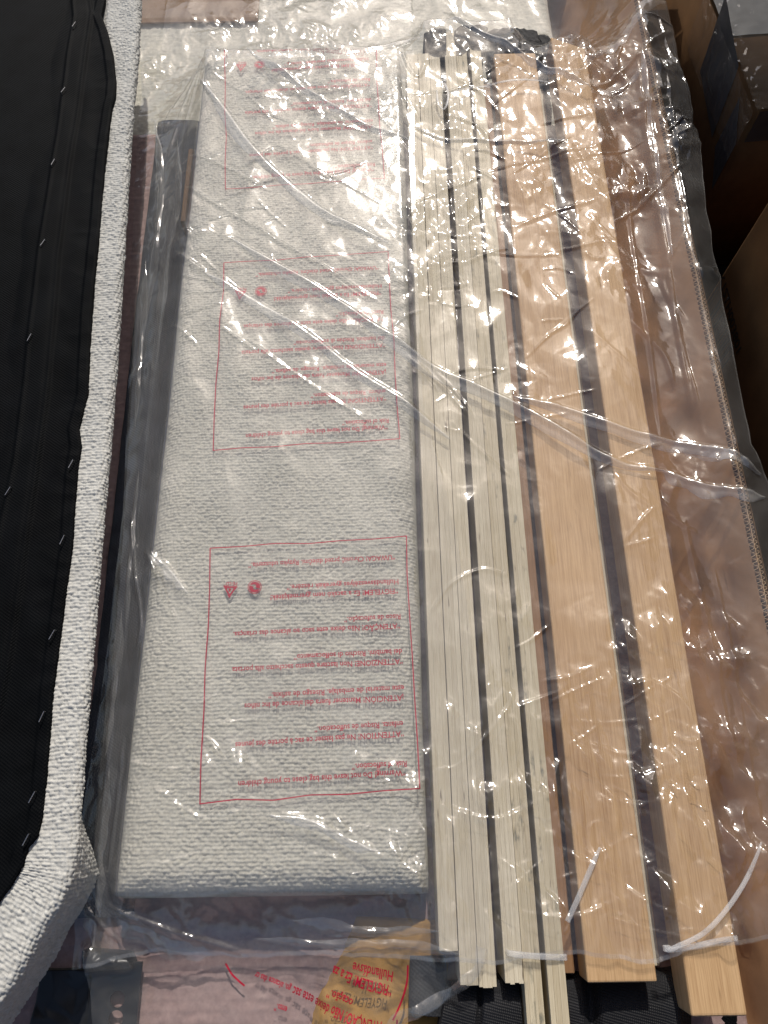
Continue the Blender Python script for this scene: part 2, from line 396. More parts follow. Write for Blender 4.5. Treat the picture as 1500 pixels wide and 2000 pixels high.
pan = boucle_slab('upholstered_panel', PX0, PX1, PY0, PY1, Z_TOP - 0.0022, 0.037, 0.085, 0.00112, 0.0024, M['boucle'], None, 3)
tag(pan, 'long cream boucle upholstered panel lying under the printed clear bag', 'bed panel')
low = boucle_slab('fabric_base_panel', -0.47, 0.40, -0.52, 1.14, Z_LOW, 0.01, 0.12, 0.0036, 0.0022, M['pink'], None, 8, 0.011, 0.012, 0.004)
tag(low, 'dusty pink fabric panel lying lowest, showing in front of the cream panel', 'fabric panel')
rear = boucle_slab('rear_cushion_panel', -0.50, 0.352, 1.145, 1.69, Z_REAR, 0.02, 0.135, 0.0028, 0.0022, M['boucle'], None, 13, 0.0075, 0.009, 0.006)
tag(rear, 'cream upholstered panel at the far end, partly under the wood beams', 'bed panel')

# dark rail painting the shade in the gap left of the panel
def soft_strip(name, path, wid, z, bulge, mat, parent=None, seed=1, nz=0.003, nu=26, step=0.006):
    p = smooth_path(path, max(8, int(np.linalg.norm(np.diff(np.array(path, float), axis=0), axis=1).sum() / step)))
    t = np.gradient(p[:, :2], axis=0); t /= np.linalg.norm(t, axis=1)[:, None]; n = np.stack([t[:, 1], -t[:, 0]], -1)
    u = np.linspace(-1, 1, nu)
    W = wid 
    X = p[:, 0][:, None] + n[:, 0][:, None] * u * W / 2; Y = p[:, 1][:, None] + n[:, 1][:, None] * u * W / 2
    Z = z - bulge + bulge * np.sqrt(np.clip(1 - np.abs(u) ** 3, 0, 1))[None, :] + nz * perlin(X * 30, Y * 12, seed)
    Z[:, 0] -= 0.02; Z[:, -1] -= 0.02
    return link(name, grid_mesh(name, np.stack([X, Y, Z], -1)), mat, parent, True)
nr = soft_strip('gap_shade_strip', [(-0.339, -0.11), (-0.346, 0.3), (-0.354, 0.7), (-0.360, 1.16)], 0.082, 0.232, 0.012, M['gap_shade'], None, 4, 0.004)
tag(nr, 'dark blue grey rail sunk in the gap left of the cream panel', 'filler')
ws = from_bm('wood_batten', box_bm(-0.326, -0.318, 0.90, 1.06, 0.215, 0.258, 0.001, 1), M['brownwood'])
tag(ws, 'thin tan wooden batten standing against the upper left side of the cream panel', 'batten')

# ------------------------------------------------------------------ headboard, left
hb = thing('headboard', (-0.6, 0.5, Z_HEAD - 0.08), 'white boucle headboard lying face down with black lining on its back', 'headboard')
ridge_px = [(262, -90), (263, 0), (256, 120), (243, 260), (228, 480), (205, 800), (186, 1000), (160, 1300), (140, 1540), (127, 1680), (108, 1745), (62, 1822), (30, 1882), (-10, 1945), (-90, 2060)]
rp = smooth_path([at(x, y, Z_HEAD) for x, y in ridge_px], 1060)
# even spacing along the path
seg = np.r_[0, np.cumsum(np.linalg.norm(np.diff(rp, axis=0), axis=1))]
sN = int(seg[-1] / 0.00118); ss = np.linspace(0, seg[-1], sN)
rp = np.stack([np.interp(ss, seg, rp[:, 0]), np.interp(ss, seg, rp[:, 1])], -1)
tt = np.gradient(rp, axis=0)
for _ in range(60): tt[1:-1] = (tt[:-2] + tt[1:-1] + tt[2:]) / 3
tt /= np.linalg.norm(tt, axis=1)[:, None]; nn = np.stack([-tt[:, 1], tt[:, 0]], -1)     # outward (right when heading down the photo)
frac = np.clip((ss - np.interp(1600, [0, 1600], [0, 1]) * 0) / seg[-1], 0, 1)
corner = np.clip((-0.0 - rp[:, 1]) / 0.06, 0, 1)          # 0 along the straight side, 1 at the cut corner
depth = 0.012 + 0.062 * corner ** 0.8
inw = 0.070
ts = np.arange(-inw, 0, 0.0014)
rad = 0.008
arc = np.linspace(0, math.pi / 2, 18)
rows = []
hbh = lambda s, t: boucle_h(t, s, 5, 0.0041, 0.0047)
for t in ts: rows.append((rp + nn * t, np.full(sN, Z_HEAD), np.zeros((sN, 2)), np.ones(sN), np.full(sN, t)))
for a in arc: rows.append((rp + nn * rad * math.sin(a), np.full(sN, Z_HEAD - rad * (1 - math.cos(a))), nn * math.sin(a), np.full(sN, math.cos(a)), np.full(sN, rad * a)))
for k in range(1, 50):
    d = depth * k / 49.0
    b = 0.001 * corner * np.sin(np.pi * np.minimum(k / 49.0 * 1.25, 1)) - 0.01 * (k / 49.0) ** 2 * (1 - corner)
    rows.append((rp + nn * (rad + b[:, None]), Z_HEAD - rad - d, nn, np.zeros(sN), rad * math.pi / 2 + d))
P = np.zeros((len(rows), sN, 3))
for i, (xy, z, nh, nz_, tv) in enumerate(rows):
    h = 0.0026 * hbh(ss, tv) * np.clip((tv + 0.058) / 0.012, 0, 1) + 0.0012 * perlin(ss * 22, tv * 60, 31) * np.clip((tv + 0.06) / 0.02, 0, 1) - 0.007 * np.clip((-0.044 - tv) / 0.01, 0, 1)
    P[i, :, :2] = xy + nh * h[:, None]; P[i, :, 2] = z + nz_ * h
link('upholstery', grid_mesh('upholstery', P), M['boucle2'], hb, True)
# black lining on the back
kx = [(208, -80), (205, 0), (198, 30), (210, 60), (221, 105), (227, 160), (226, 190), (219, 215), (213, 260), (207, 310), (200, 380), (197, 420), (192, 480), (186, 540), (181, 600), (175, 690), (172, 770), (160, 815), (154, 838), (159, 870), (152, 920), (146, 990), (142, 1060), (133, 1130), (124, 1200), (113, 1280), (103, 1360), (97, 1440), (90, 1530), (82, 1600), (74, 1634), (55, 1655), (45, 1690), (20, 1735), (-4, 1765), (-60, 1840)]
kp = np.array([at(x, y, Z_HEAD + 0.004) for x, y in kx])
o_ = np.argsort(kp[:, 1]); kp = kp[o_]
ny = 760; yl = np.linspace(kp[0, 1], 1.40, ny); xe = np.interp(yl, kp[:, 1], kp[:, 0])
nxl = 210
uu = np.linspace(0, 1, nxl) ** 1.0
Xl = (-0.86) + (xe[:, None] + 0.86) * (1 - (1 - uu[None, :]) ** 1.6); Yl = np.repeat(yl[:, None], nxl, 1)
def pline(pxs, z): return np.array([at(x, y, z) for x, y in pxs])
fl_a = pline([(141, 0), (145, 40), (132, 120), (124, 180), (116, 240), (104, 320), (93, 400), (78, 490), (60, 640), (44, 780), (28, 910), (8, 1010), (-30, 1200), (-60, 1400)], Z_HEAD)
fl_b = pline([(178, 0), (183, 30), (172, 110), (161, 190), (152, 255), (140, 330), (132, 400), (120, 500), (108, 650), (94, 790), (76, 930), (58, 1060), (22, 1300), (-20, 1500)], Z_HEAD)
xa = np.interp(yl, fl_a[::-1, 1], fl_a[::-1, 0])[:, None]; xb = np.interp(yl, fl_b[::-1, 1], fl_b[::-1, 0])[:, None]
def sstep(a, b, x): q = np.clip((x - a) / (b - a), 0, 1); return q * q * (3 - 2 * q)
pl = sstep(-0.003, 0.003, Xl - xa) * (1 - sstep(-0.010, 0.004, Xl - xb))
lip = np.clip(1 - np.abs(Xl - xb + 0.001) / 0.0045, 0, 1)
lip2 = np.clip(1 - np.abs(Xl - xa - 0.003) / 0.004, 0, 1)
de = xe[:, None] - Xl
hem = sstep(0.0165, 0.0115, de) * (0.5 + 0.5 * sstep(0.0, 0.003, de))
Zl = Z_HEAD + 0.0045 + 0.0035 * pl + 0.0022 * lip + 0.0016 * lip2 + 0.0035 * hem * (0.6 + 0.8 * np.abs(perlin(Yl * 14, Xl * 3, 77))) + 0.0035 * perlin(Xl * 9, Yl * 5, 71) + 0.0018 * perlin(Xl * 40, Yl * 14, 72) + 0.0012 * ridge(Xl * 22, Yl * 30, 73) * sstep(0.06, 0.0, de)
Zl -= 0.010 * sstep(0.0, 0.05, -(Xl - xa)) * 0.5
Zl = np.maximum(Zl, Z_HEAD + 0.0025); Zl[:, -1] = Z_HEAD - 0.002
link('lining', grid_mesh('lining', np.stack([Xl, Yl, Zl], -1)), M['lining'], hb, True)
# staples
st_px = [(145, 49), (124, 177), (104, 318), (84, 475), (58, 660), (139, 907), (16, 960), (122, 1055), (102, 1240), (82, 1400), (63, 1557), (51, 1640)]
st_me = None
for x, y in st_px:
    p = at(x, y, Z_HEAD + 0.011)
    if st_me is None:
        b = tube_bm([(0, -0.0062, -0.004), (0, -0.0058, 0), (0, 0.0058, 0), (0, 0.0062, -0.004)], 0.00055, 6)
        st_me = bpy.data.meshes.new('staple'); b.to_mesh(st_me); b.free(); st_me.materials.append(M['steel'])
    o = bpy.data.objects.new('staple', st_me); COL.objects.link(o); o.parent = hb
    o.matrix_parent_inverse = Matrix.Translation(hb.location).inverted()
    o.location = (p[0], p[1], Z_HEAD + 0.0125); o.rotation_euler = (0, 0, R(-18 + random.uniform(-6, 6)))

# ------------------------------------------------------------------ slats and beams
def slat(x0, x1, y0, y1, z, plies, label, group='plywood slats packed on edge'):
    t = thing('plywood_slat', ((x0 + x1) / 2, (y0 + y1) / 2, z - 0.06), label, 'slat', group)
    cuts = [0.0] + sorted(random.uniform(0.08, 0.92) * 0.3 + (k + 1) / plies * 0.7 for k in range(plies - 1)) + [1.0]
    cuts = [0] + [min(0.97, max(0.05, (k + 1) / plies + random.uniform(-0.07, 0.07))) for k in range(plies - 1)] + [1]
    for a, b in zip(cuts, cuts[1:]):
        dz = random.uniform(-0.0004, 0.0002); xa_, xb_ = x0 + (x1 - x0) * a, x0 + (x1 - x0) * b
        from_bm('ply', box_bm(xa_ + 0.00003, xb_ - 0.00003, y0 + random.uniform(0, .0015), y1 - random.uniform(0, .0015), z - 0.058, z + dz, 0.0002, 1), M['ply_stain' if y0 < -0.3 else 'ply'], t)
    return t
SL = [((0.0515, 0.0715), (-0.14, 1.235), 'hazy plywood slat right beside the cream panel'),
      ((0.0725, 0.0915), (-0.172, 1.238), 'hazy plywood slat, second one right of the cream panel'),
      ((0.0920, 0.1105), (-0.174, 1.238), 'hazy plywood slat with the wide dark gap on its right'),
      ((0.1195, 0.1390), (-0.171, 1.290), 'plywood slat with the wide dark gap on its left and black fabric at both ends'),
      ((0.1398, 0.1585), (-0.42, 1.263), 'stained plywood slat that runs past the black webbing, left one of the long pair'),
      ((0.1640, 0.1830), (-0.42, 1.252), 'plywood slat that runs past the black webbing, the one nearest the wide beam')]
for (xs, ys, lb), pl_ in zip(SL, (3, 3, 4, 4, 4, 3)):
    slat(xs[0], xs[1], ys[0], ys[1], Z_SLAT + random.uniform(-0.004, 0.0015), pl_, lb)
bw = from_bm('brown_board', box_bm(0.185, 0.2005, -0.168, 1.20, 0.17, 0.262, 0.001, 1), M['brownwood'])
tag(bw, 'brown wooden board set low between the plywood slats and the wide beam', 'board')
b1 = from_bm('wood_beam', box_bm(0.2045, 0.2775, -0.170, 1.226, Z_B1 - 0.038, Z_B1, 0.0028, 3), M['beam'])
tag(b1, 'wide reddish wooden beam between the plywood slats and the narrower beam', 'beam', 'wooden beams in the box')
bb = box_bm(0.3045, 0.3615, -0.199, 1.252, Z_B2 - 0.045, Z_B2, 0.0032, 3)
for v in bb.verts:
    if v.co.y > 1.0: v.co.y -= (v.co.x - 0.3045) * 0.55
b2 = from_bm('wood_beam', bb, M['beam'])
tag(b2, 'narrower pale wooden beam farthest right, its near end sticking out of the bag', 'beam', 'wooden beams in the box')
for k, (a, b, lb) in enumerate(((0.2830, 0.2905, 'thin low wooden slat in the gap between beams, left one'), (0.2912, 0.3000, 'thin low wooden slat in the gap between beams, right one'))):
    t = slat(a, b, -0.165, 1.21, 0.243, 2, lb, 'low slats between the beams')
cb = from_bm('bounce_strip', box_bm(0.2795, 0.3035, -0.16, 1.22, 0.214, 0.2345, 0.0015, 1), M['card'])  # added strip, its brown stands in for warm bounce light between the beams
tag(cb, 'brown strip added for warm bounce light in the gap between the two wooden beams', 'bounce strip')
# black strip standing in for the shade right of the narrow beam
gs = soft_strip('right_gap_shade', [(0.376, -0.30), (0.376, 0.4), (0.376, 1.20)], 0.030, 0.222, 0.010, M['lining'], None, 6, 0.004)
tag(gs, 'black strip for the shade between the narrow beam and the cardboard wall', 'shade strip')

# ------------------------------------------------------------------ black webbing and fabric caps
def cloth_patch(name, px, z, nu, nv, fun, mat, label=None, cat=None, group=None, drop=0.03):
    "a cloth with four photo corners (tl, tr, br, bl) at height z and a height function of (u, v); its border is turned down"
    c = [np.array(at(x, y, z)) for x, y in px]
    U, V = np.meshgrid(np.linspace(0, 1, nu), np.linspace(0, 1, nv))
    XY = ((1 - U) * (1 - V))[..., None] * c[0] + (U * (1 - V))[..., None] * c[1] + (U * V)[..., None] * c[2] + ((1 - U) * V)[..., None] * c[3]
    Z = z + fun(U, V, XY[..., 0], XY[..., 1])
    Z[0] -= drop; Z[-1] -= drop; Z[:, 0] -= drop; Z[:, -1] -= drop
    o = link(name, grid_mesh(name, np.concatenate([XY, Z[..., None]], -1)), mat, None, True)
    return tag(o, label, cat, group)
G = 'black webbing straps round the slat ends'
cloth_patch('webbing_strap', [(872, 1935), (1018, 1912), (1030, 2060), (850, 2060)], 0.283, 70, 60, lambda u, v, x, y: -0.006 + 0.004 * np.sin(np.pi * u) - 0.007 * np.exp(-((u - 0.47) / 0.03) ** 2) + 0.012 * (1 - (1 - np.clip(v * 2.2, 0, 1)) ** 2) - 0.012, M['webbing'], 'black woven webbing strap left of the long plywood pair at the bottom edge', 'strap', G)
cloth_patch('webbing_strap', [(1104, 1912), (1350, 1898), (1352, 2060), (1112, 2060)], 0.262, 90, 60, lambda u, v, x, y: 0.006 * np.sin(np.pi * u) + 0.006 * np.exp(-((u - 0.86) / 0.08) ** 2) - 0.010 * np.exp(-((u - 0.20) / 0.05) ** 2) + 0.012 * (1 - (1 - np.clip(v * 2.2, 0, 1)) ** 2) - 0.010, M['webbing'], 'wide black woven webbing strap below the wide beam at the bottom edge', 'strap', G)
G = 'black fabric caps on the far slat ends'
def cap(px, z, lb, s):
    cloth_patch('black_fabric_end', px, z, 40, 30, lambda u, v, x, y: 0.008 * np.sin(np.pi * u) ** 0.6 + 0.006 * ridge(x * 60, y * 60, s) * 0.5 - 0.004 * v, M['webbing'], lb, 'black fabric', G, 0.05)
cap([(826, 70), (872, 60), (873, 108), (838, 104)], 0.296, 'crumpled black fabric cap on the far end of the hazy slats', 21)
cap([(886, 64), (917, 54), (919, 84), (892, 96)], 0.299, 'small black fabric cap, middle of the far slat ends', 22)
cap([(917, 58), (954, 58), (944, 96), (918, 90)], 0.299, 'black fabric cap beside the left corner of the wide beam', 23)
cap([(950, 62), (1050, 64), (1066, 108), (958, 106)], 0.275, 'wide black fabric flap behind the far end of the wide beam', 24)
cap([(1046, 72), (1078, 80), (1092, 150), (1062, 150)], 0.262, 'black fabric flap in the gap between the far beam ends', 25)

# ------------------------------------------------------------------ things in the lower bag, near end
def bracket():
    x0, y0 = at(183, 1880, 0.236); x1, _ = at(278, 1880, 0.236); y1 = at(200, 2080, 0.236)[1]
    bm = bmesh.new()
    def loop(pts):
        vs = [bm.verts.new((x, y, 0.236)) for x, y in pts]
        return [bm.edges.new((vs[i], vs[(i + 1) % len(vs)])) for i in range(len(vs))]
    ed = loop([(x0, y0), (x1, y0), (x1, y1), (x0, y1)])
    for px in ((229, 1952), (226, 1990), (223, 2045)):
        cx, cy = at(*px, 0.236)
        ed += loop([(cx + 0.0082 * math.cos(a), cy + 0.0082 * math.sin(a)) for a in [2 * math.pi * k / 24 for k in range(24)]])
    bmesh.ops.triangle_fill(bm, use_beauty=True, edges=ed)
    r = bmesh.ops.extrude_face_region(bm, geom=bm.faces[:])
    for v in r['geom']:
        if isinstance(v, bmesh.types.BMVert): v.co.z -= 0.003
    bmesh.ops.recalc_face_normals(bm, faces=bm.faces[:])
    return bm
br = from_bm('steel_bracket', bracket(), M['bracket'])
tag(br, 'flat black bracket with round holes at the bottom left, under clear film', 'bracket')
cloth_patch('orange_cloth', [(690, 1790), (890, 1800), (880, 2090), (560, 2080)], 0.238, 90, 90, lambda u, v, x, y: 0.010 * facets(x * 22, y * 26, 41) + 0.012 * perlin(x * 14, y * 14, 42) - 0.03 * (1 - np.sin(np.pi * np.clip(u, 0, 1)) ** 0.5), M['orange'], 'crumpled orange cloth in the clear bag at the bottom edge', 'cloth')
cloth_patch('charcoal_pouch', [(800, 1868), (872, 1872), (880, 1985), (798, 1978)], 0.252, 50, 60, lambda u, v, x, y: 0.005 * facets(x * 40, y * 30, 45) + 0.012 * np.sin(np.pi * u) ** 0.7, M['greycloth'], 'charcoal pouch in the clear bag between the orange cloth and the slats', 'pouch')
cloth_patch('black_wrap', [(160, 1855), (252, 1862), (262, 1893), (165, 1900)], 0.240, 40, 24, lambda u, v, x, y: 0.006 * facets(x * 60, y * 60, 47) + 0.006 * np.sin(np.pi * v), M['bracket'], 'shiny crumpled black wrap above the holed bracket', 'wrap')
cloth_patch('black_sheet', [(80, 1890), (178, 1890), (178, 2090), (40, 2090)], 0.228, 40, 60, lambda u, v, x, y: 0.008 * facets(x * 30, y * 30, 49) + 0.01 * perlin(x * 18, y * 18, 48), M['bracket'], 'crinkled black plastic sheet under the cut corner of the headboard', 'plastic sheet')

# ------------------------------------------------------------------ cartons at the right
XC = 0.535
pc = thing('printed_carton', (0.75, 0.3, 0.0), 'dark brown carton with a printed code and barcode, outside the right wall', 'carton')
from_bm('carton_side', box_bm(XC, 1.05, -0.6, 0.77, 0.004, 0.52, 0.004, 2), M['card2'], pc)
sk = thing('shade_carton', (1.1, 0.8, 0.0), 'unseen tall carton added beyond the right edge to shade the printed and taped cartons', 'carton')  # unseen carton added to cut sky light and sun on the right cartons
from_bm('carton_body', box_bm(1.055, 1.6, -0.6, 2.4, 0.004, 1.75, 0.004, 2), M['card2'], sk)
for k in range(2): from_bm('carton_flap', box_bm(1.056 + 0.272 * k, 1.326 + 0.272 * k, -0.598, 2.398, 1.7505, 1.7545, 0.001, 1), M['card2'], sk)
def text_mesh(body, name, width, height=None):
    c = bpy.data.curves.new('t', 'FONT'); c.body = body; c.size = 1.0; c.resolution_u = 2; c.offset = 0.014; c.fill_mode = 'FRONT'
    o = bpy.data.objects.new('t', c); COL.objects.link(o)
    dg = bpy.context.evaluated_depsgraph_get(); e = o.evaluated_get(dg)
    me = bpy.data.meshes.new_from_object(e); bpy.data.objects.remove(o); me.name = name
    co = np.zeros(len(me.vertices) * 3); me.vertices.foreach_get('co', co); co = co.reshape(-1, 3)
    w_ = co[:, 0].max() - co[:, 0].min(); co[:, 0] -= co[:, 0].min()
    k = width / w_; co[:, 0] *= k; co[:, 1] *= (k if height is None else height)
    return me, co
ya, za = atx(1404, 548, XC); yb, zb = atx(1441, 690, XC)
me, co = text_mesh('K1STH003801', 'code_print', ya - yb)
zc = (za + zb) / 2
me.vertices.foreach_set('co', np.stack([np.full(len(co), XC - 0.0008), ya - co[:, 0], zc + co[:, 1]], -1).ravel())
link('code_print', me, M['ink'], pc)
bm = bmesh.new(); y = ya - 0.005
while y > yb + 0.004:
    w_ = random.choice((0.0012, 0.0024, 0.004)); vs = [bm.verts.new((XC - 0.0008, yy, zz)) for yy, zz in ((y, zc - 0.05), (y - w_, zc - 0.05), (y - w_, zc - 0.008), (y, zc - 0.008))]
    bm.faces.new(vs); y -= w_ + random.choice((0.0014, 0.0025, 0.004))
bo = from_bm('barcode_print', bm, M['ink'], pc); bo['kind'] = 'stuff'

ZT = 0.37
c0 = Vector((*at(1478, 216, ZT), 0)); c1 = Vector((*at(1392, 0, ZT), 0))
e1 = (c1 - c0).normalized(); e2 = Vector((e1.y, -e1.x, 0))
tcn = thing('taped_carton', (c0.x, c0.y, 0.0), 'brown carton at the top right with silver tape and clear film over its corner', 'carton')
def quadbox(name, pts, z0, z1, mat, parent, bev=0.0):
    bm = bmesh.new()
    lo = [bm.verts.new((p.x, p.y, z0)) for p in pts]; hi = [bm.verts.new((p.x, p.y, z1)) for p in pts]
    bm.faces.new(lo[::-1]); bm.faces.new(hi)
    for i in range(4): bm.faces.new((lo[i], lo[(i + 1) % 4], hi[(i + 1) % 4], hi[i]))
    bmesh.ops.recalc_face_normals(bm, faces=bm.faces[:])
    if bev: bmesh.ops.bevel(bm, geom=bm.edges[:], offset=bev, segments=3, affect='EDGES')
    return from_bm(name, bm, mat, parent, bool(bev))
quadbox('carton_body', [c0, c0 + e1 * 0.55, c0 + e1 * 0.55 + e2 * 0.4, c0 + e2 * 0.4], 0.004, ZT, M['card2'], tcn, 0.006)
def patch3(name, origin, ua, va, nu, nv, f, mat, parent, th=0.0):
    U, V = np.meshgrid(np.linspace(0, 1, nu), np.linspace(0, 1, nv))
    n_ = ua.cross(va).normalized()
    P = np.array(origin)[None, None] + U[..., None] * np.array(ua) + V[..., None] * np.array(va) + f(U, V)[..., None] * np.array(n_)
    return link(name, grid_mesh(name, P), mat, parent, True)
Zv = Vector((0, 0, 1))
# silver tape over the far top corner, folded down the left side
patch3('silver_tape', c0 + e1 * 0.165 + Zv * (ZT + 0.0022) - e2 * 0.001, e1 * 0.14, -e2 * -0.16, 40, 40, lambda u, v: 0.0008 * ridge(u * 4, v * 4, 61) * -1, M['duct'], tcn)
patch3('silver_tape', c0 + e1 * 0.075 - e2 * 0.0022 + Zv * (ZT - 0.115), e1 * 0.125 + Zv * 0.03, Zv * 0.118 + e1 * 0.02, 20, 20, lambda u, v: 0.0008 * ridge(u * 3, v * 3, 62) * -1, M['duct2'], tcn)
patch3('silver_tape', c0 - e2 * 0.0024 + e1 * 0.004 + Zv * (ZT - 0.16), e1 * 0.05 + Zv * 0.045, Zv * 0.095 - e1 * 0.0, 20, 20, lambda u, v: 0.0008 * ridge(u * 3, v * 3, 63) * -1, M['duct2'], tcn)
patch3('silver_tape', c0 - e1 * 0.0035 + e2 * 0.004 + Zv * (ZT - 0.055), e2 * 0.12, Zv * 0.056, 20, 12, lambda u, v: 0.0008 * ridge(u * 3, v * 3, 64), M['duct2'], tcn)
from_bm('yellow_edging', tube_bm([c0 - e1 * 0.004 + e2 * 0.002 + Zv * (ZT - z) for z in (0.0, 0.012, 0.03, 0.056)], [0.003, 0.0024, 0.0018, 0.0016], 8), M['yellow'], tcn)
patch3('clear_wrap', c0 - e2 * 0.004 - e1 * 0.004 + Zv * (ZT + 0.003), e1 * 0.30, e2 * 0.09, 160, 60, lambda u, v: -(0.008 * facets(u * 22, v * 4, 65) * np.exp(-v * 5) + 0.0011 * ridge(u * 8, v * 3, 66) + 0.001), M['tape'], tcn)
patch3('clear_wrap', c0 - e2 * 0.0055 - e1 * 0.004 + Zv * (ZT - 0.09), e1 * 0.28, Zv * 0.092, 150, 50, lambda u, v: -0.0025 * ridge(u * 12, v * 3, 67), M['tape'], tcn)

# ------------------------------------------------------------------ drape of the bags
GX0, GX1, GY0, GY1, GD = -0.50, 0.62, -0.50, 1.66, 0.003
gx = np.arange(GX0, GX1, GD); gy = np.arange(GY0, GY1, GD)
GXX, GYY = np.meshgrid(gx, gy)
Hc = np.full(GXX.shape, 0.14)
def put(x0, x1, y0, y1, z):
    m = (GXX >= x0) & (GXX <= x1) & (GYY >= y0) & (GYY <= y1); Hc[m] = np.maximum(Hc[m], z)
put(-0.47, 0.42, -0.52, 1.17, Z_LOW + 0.006); put(-0.47, 0.36, 1.145, 1.7, Z_REAR + 0.01); put(-0.60, -0.23, 1.45, 1.7, 0.214)
put(PX0 + 0.008, PX1 - 0.006, PY0 + 0.007, PY1 - 0.008, Z_TOP + 0.0012)
put(-0.395, -0.30, -0.11, 1.14, 0.235)
for (xs, ys, lb) in SL: put(xs[0] - 0.001, xs[1] + 0.001, ys[0], ys[1], Z_SLAT + 0.001)
put(0.2035, 0.2785, -0.171, 1.228, Z_B1 + 0.0005); put(0.3035, 0.3625, -0.20, 1.24, Z_B2 + 0.0005)
put(0.278, 0.304, -0.17, 1.22, 0.244); put(0.36, 0.392, -0.3, 1.2, 0.24); put(0.184, 0.201, -0.17, 1.2, 0.263)
put(X_WALL - 0.0085, X_WALL + 0.0075, -0.62, 1.7, Z_WALL + 0.001); put(X_WALL + 0.007, X_WALL + 0.06, -0.62, 1.7, Z_WALL - 0.022)
for k in range(1, 12): put(X_WALL - 0.0085 - 0.0038 * k, X_WALL - 0.004 - 0.0038 * (k - 1), -0.62, 1.7, Z_WALL + 0.004 - 0.010 * k)
put(0.08, 0.24, 1.20, 1.30, 0.305)
def P2(px, py, z): return at(px, py, z)
for (px, z) in (([(640, 1800), (880, 2060)], 0.250), ([(800, 1868), (875, 1985)], 0.270), ([(160, 1850), (270, 1900)], 0.252), ([(183, 1890), (278, 2060)], 0.238)):
    a = P2(*px[0], z); b = P2(*px[1], z); put(min(a[0], b[0]), max(a[0], b[0]), min(a[1], b[1]), max(a[1], b[1]), z)
def box_blur(A, k):
    for ax in (0, 1):
        pad = [(0, 0), (0, 0)]; pad[ax] = (k + 1, k)
        c = np.cumsum(np.pad(A, pad, mode='edge'), axis=ax)
        A = (np.take(c, range(2 * k + 1, c.shape[ax]), ax) - np.take(c, range(0, c.shape[ax] - 2 * k - 1), ax)) / (2 * k + 1)
    return A
def relax(H, start, g, it):
    z = np.maximum(start, H)
    for _ in range(it):
        p = np.pad(z, 1, mode='edge')
        z = np.maximum(H, (p[:-2, 1:-1] + p[2:, 1:-1] + p[1:-1, :-2] + p[1:-1, 2:]) / 4 - g)
    return z
def maxf(A, k):
    B = A.copy()
    for ax in (0, 1):
        C = B.copy()
        for s in range(1, k + 1):
            C = np.maximum(C, np.roll(B, s, ax)); C = np.maximum(C, np.roll(B, -s, ax))
        B = C
    return B
start = box_blur(maxf(Hc, 6), 10)
Zd = relax(Hc, start, 1.0e-5, 700)
Zt = relax(Hc, box_blur(maxf(Hc, 4), 8), 6e-5, 260)       # inner bag: slacker, clings more
def sampler(A):
    def f(x, y):
        u = np.clip((x - GX0) / GD, 0, A.shape[1] - 1.001); v = np.clip((y - GY0) / GD, 0, A.shape[0] - 1.001)
        i, j = u.astype(int), v.astype(int); a, b = u - i, v - j
        return (A[j, i] * (1 - a) + A[j, i + 1] * a) * (1 - b) + (A[j + 1, i] * (1 - a) + A[j + 1, i + 1] * a) * b
    return f
S_out, S_in, S_c = sampler(box_blur(Zd, 1)), sampler(box_blur(Zt, 1)), sampler(Hc)

# strong crumple spots: photo x, y, radius in photo px, amount
SPOTS = [(850, 480, 80, 0.9), (835, 560, 70, 0.9), (870, 400, 70, 0.9), (800, 430, 50, 0.7), (300, 290, 50, 1.3), (305, 190, 50, 1.1), (290, 420, 40, 1.0), (255, 700, 30, 0.8), (240, 1100, 30, 0.6), (195, 1500, 40, 0.9), (175, 1780, 60, 1.1), (330, 1830, 70, 0.7), (560, 1830, 70, 0.6), (740, 1820, 70, 0.9),
         (640, 185, 80, 1.0), (715, 215, 45, 1.0), (850, 220, 60, 0.7), (1120, 110, 110, 1.5), (1230, 180, 90, 1.2), (1250, 400, 90, 0.8), (1330, 300, 60, 1.2), (1330, 1200, 120, 0.7), (1400, 1450, 140, 0.9), (1450, 1700, 140, 1.0), (1040, 150, 50, 0.6), (1050, 330, 80, 1.0), (560, 35, 150, 1.3), (350, 60, 90, 1.2), (460, 60, 90, 1.0), (700, 60, 80, 0.8),
         (850, 400, 50, 0.6), (350, 455, 50, 1.0), (1170, 350, 60, 0.9), (1190, 1540, 150, 1.5), (1350, 1370, 110, 1.5), (930, 1620, 130, 1.6), (880, 1400, 70, 1.0), (1300, 1700, 130, 0.8),
         (430, 1500, 90, 0.8), (700, 1620, 110, 0.7), (330, 1110, 60, 0.7), (990, 1480, 70, 0.9), (1440, 1830, 60, 1.2), (1340, 1560, 70, 1.1), (1280, 230, 60, 0.9), (1320, 150, 50, 1.0),
         (880, 1780, 80, 1.0), (1130, 1800, 90, 0.5), (760, 640, 60, 0.25), (640, 730, 40, 0.2), (1340, 960, 60, 0.9), (1430, 930, 60, 1.0), (1260, 1080, 60, 0.5), (990, 1180, 60, 0.5),
         (960, 60, 110, 0.6), (1200, 60, 60, 0.9), (1300, 1460, 60, 1.0), (1070, 470, 60, 0.45), (1240, 560, 60, 0.5), (400, 1350, 40, 0.5), (1050, 760, 50, 0.4), (1380, 560, 30, 0.8), (1395, 720, 30, 0.7)]
SP = [(*at(x, y, 0.305), r * 0.00062 * (1.0 + max(0, (900 - y)) / 2200.0), a) for x, y, r, a in SPOTS]
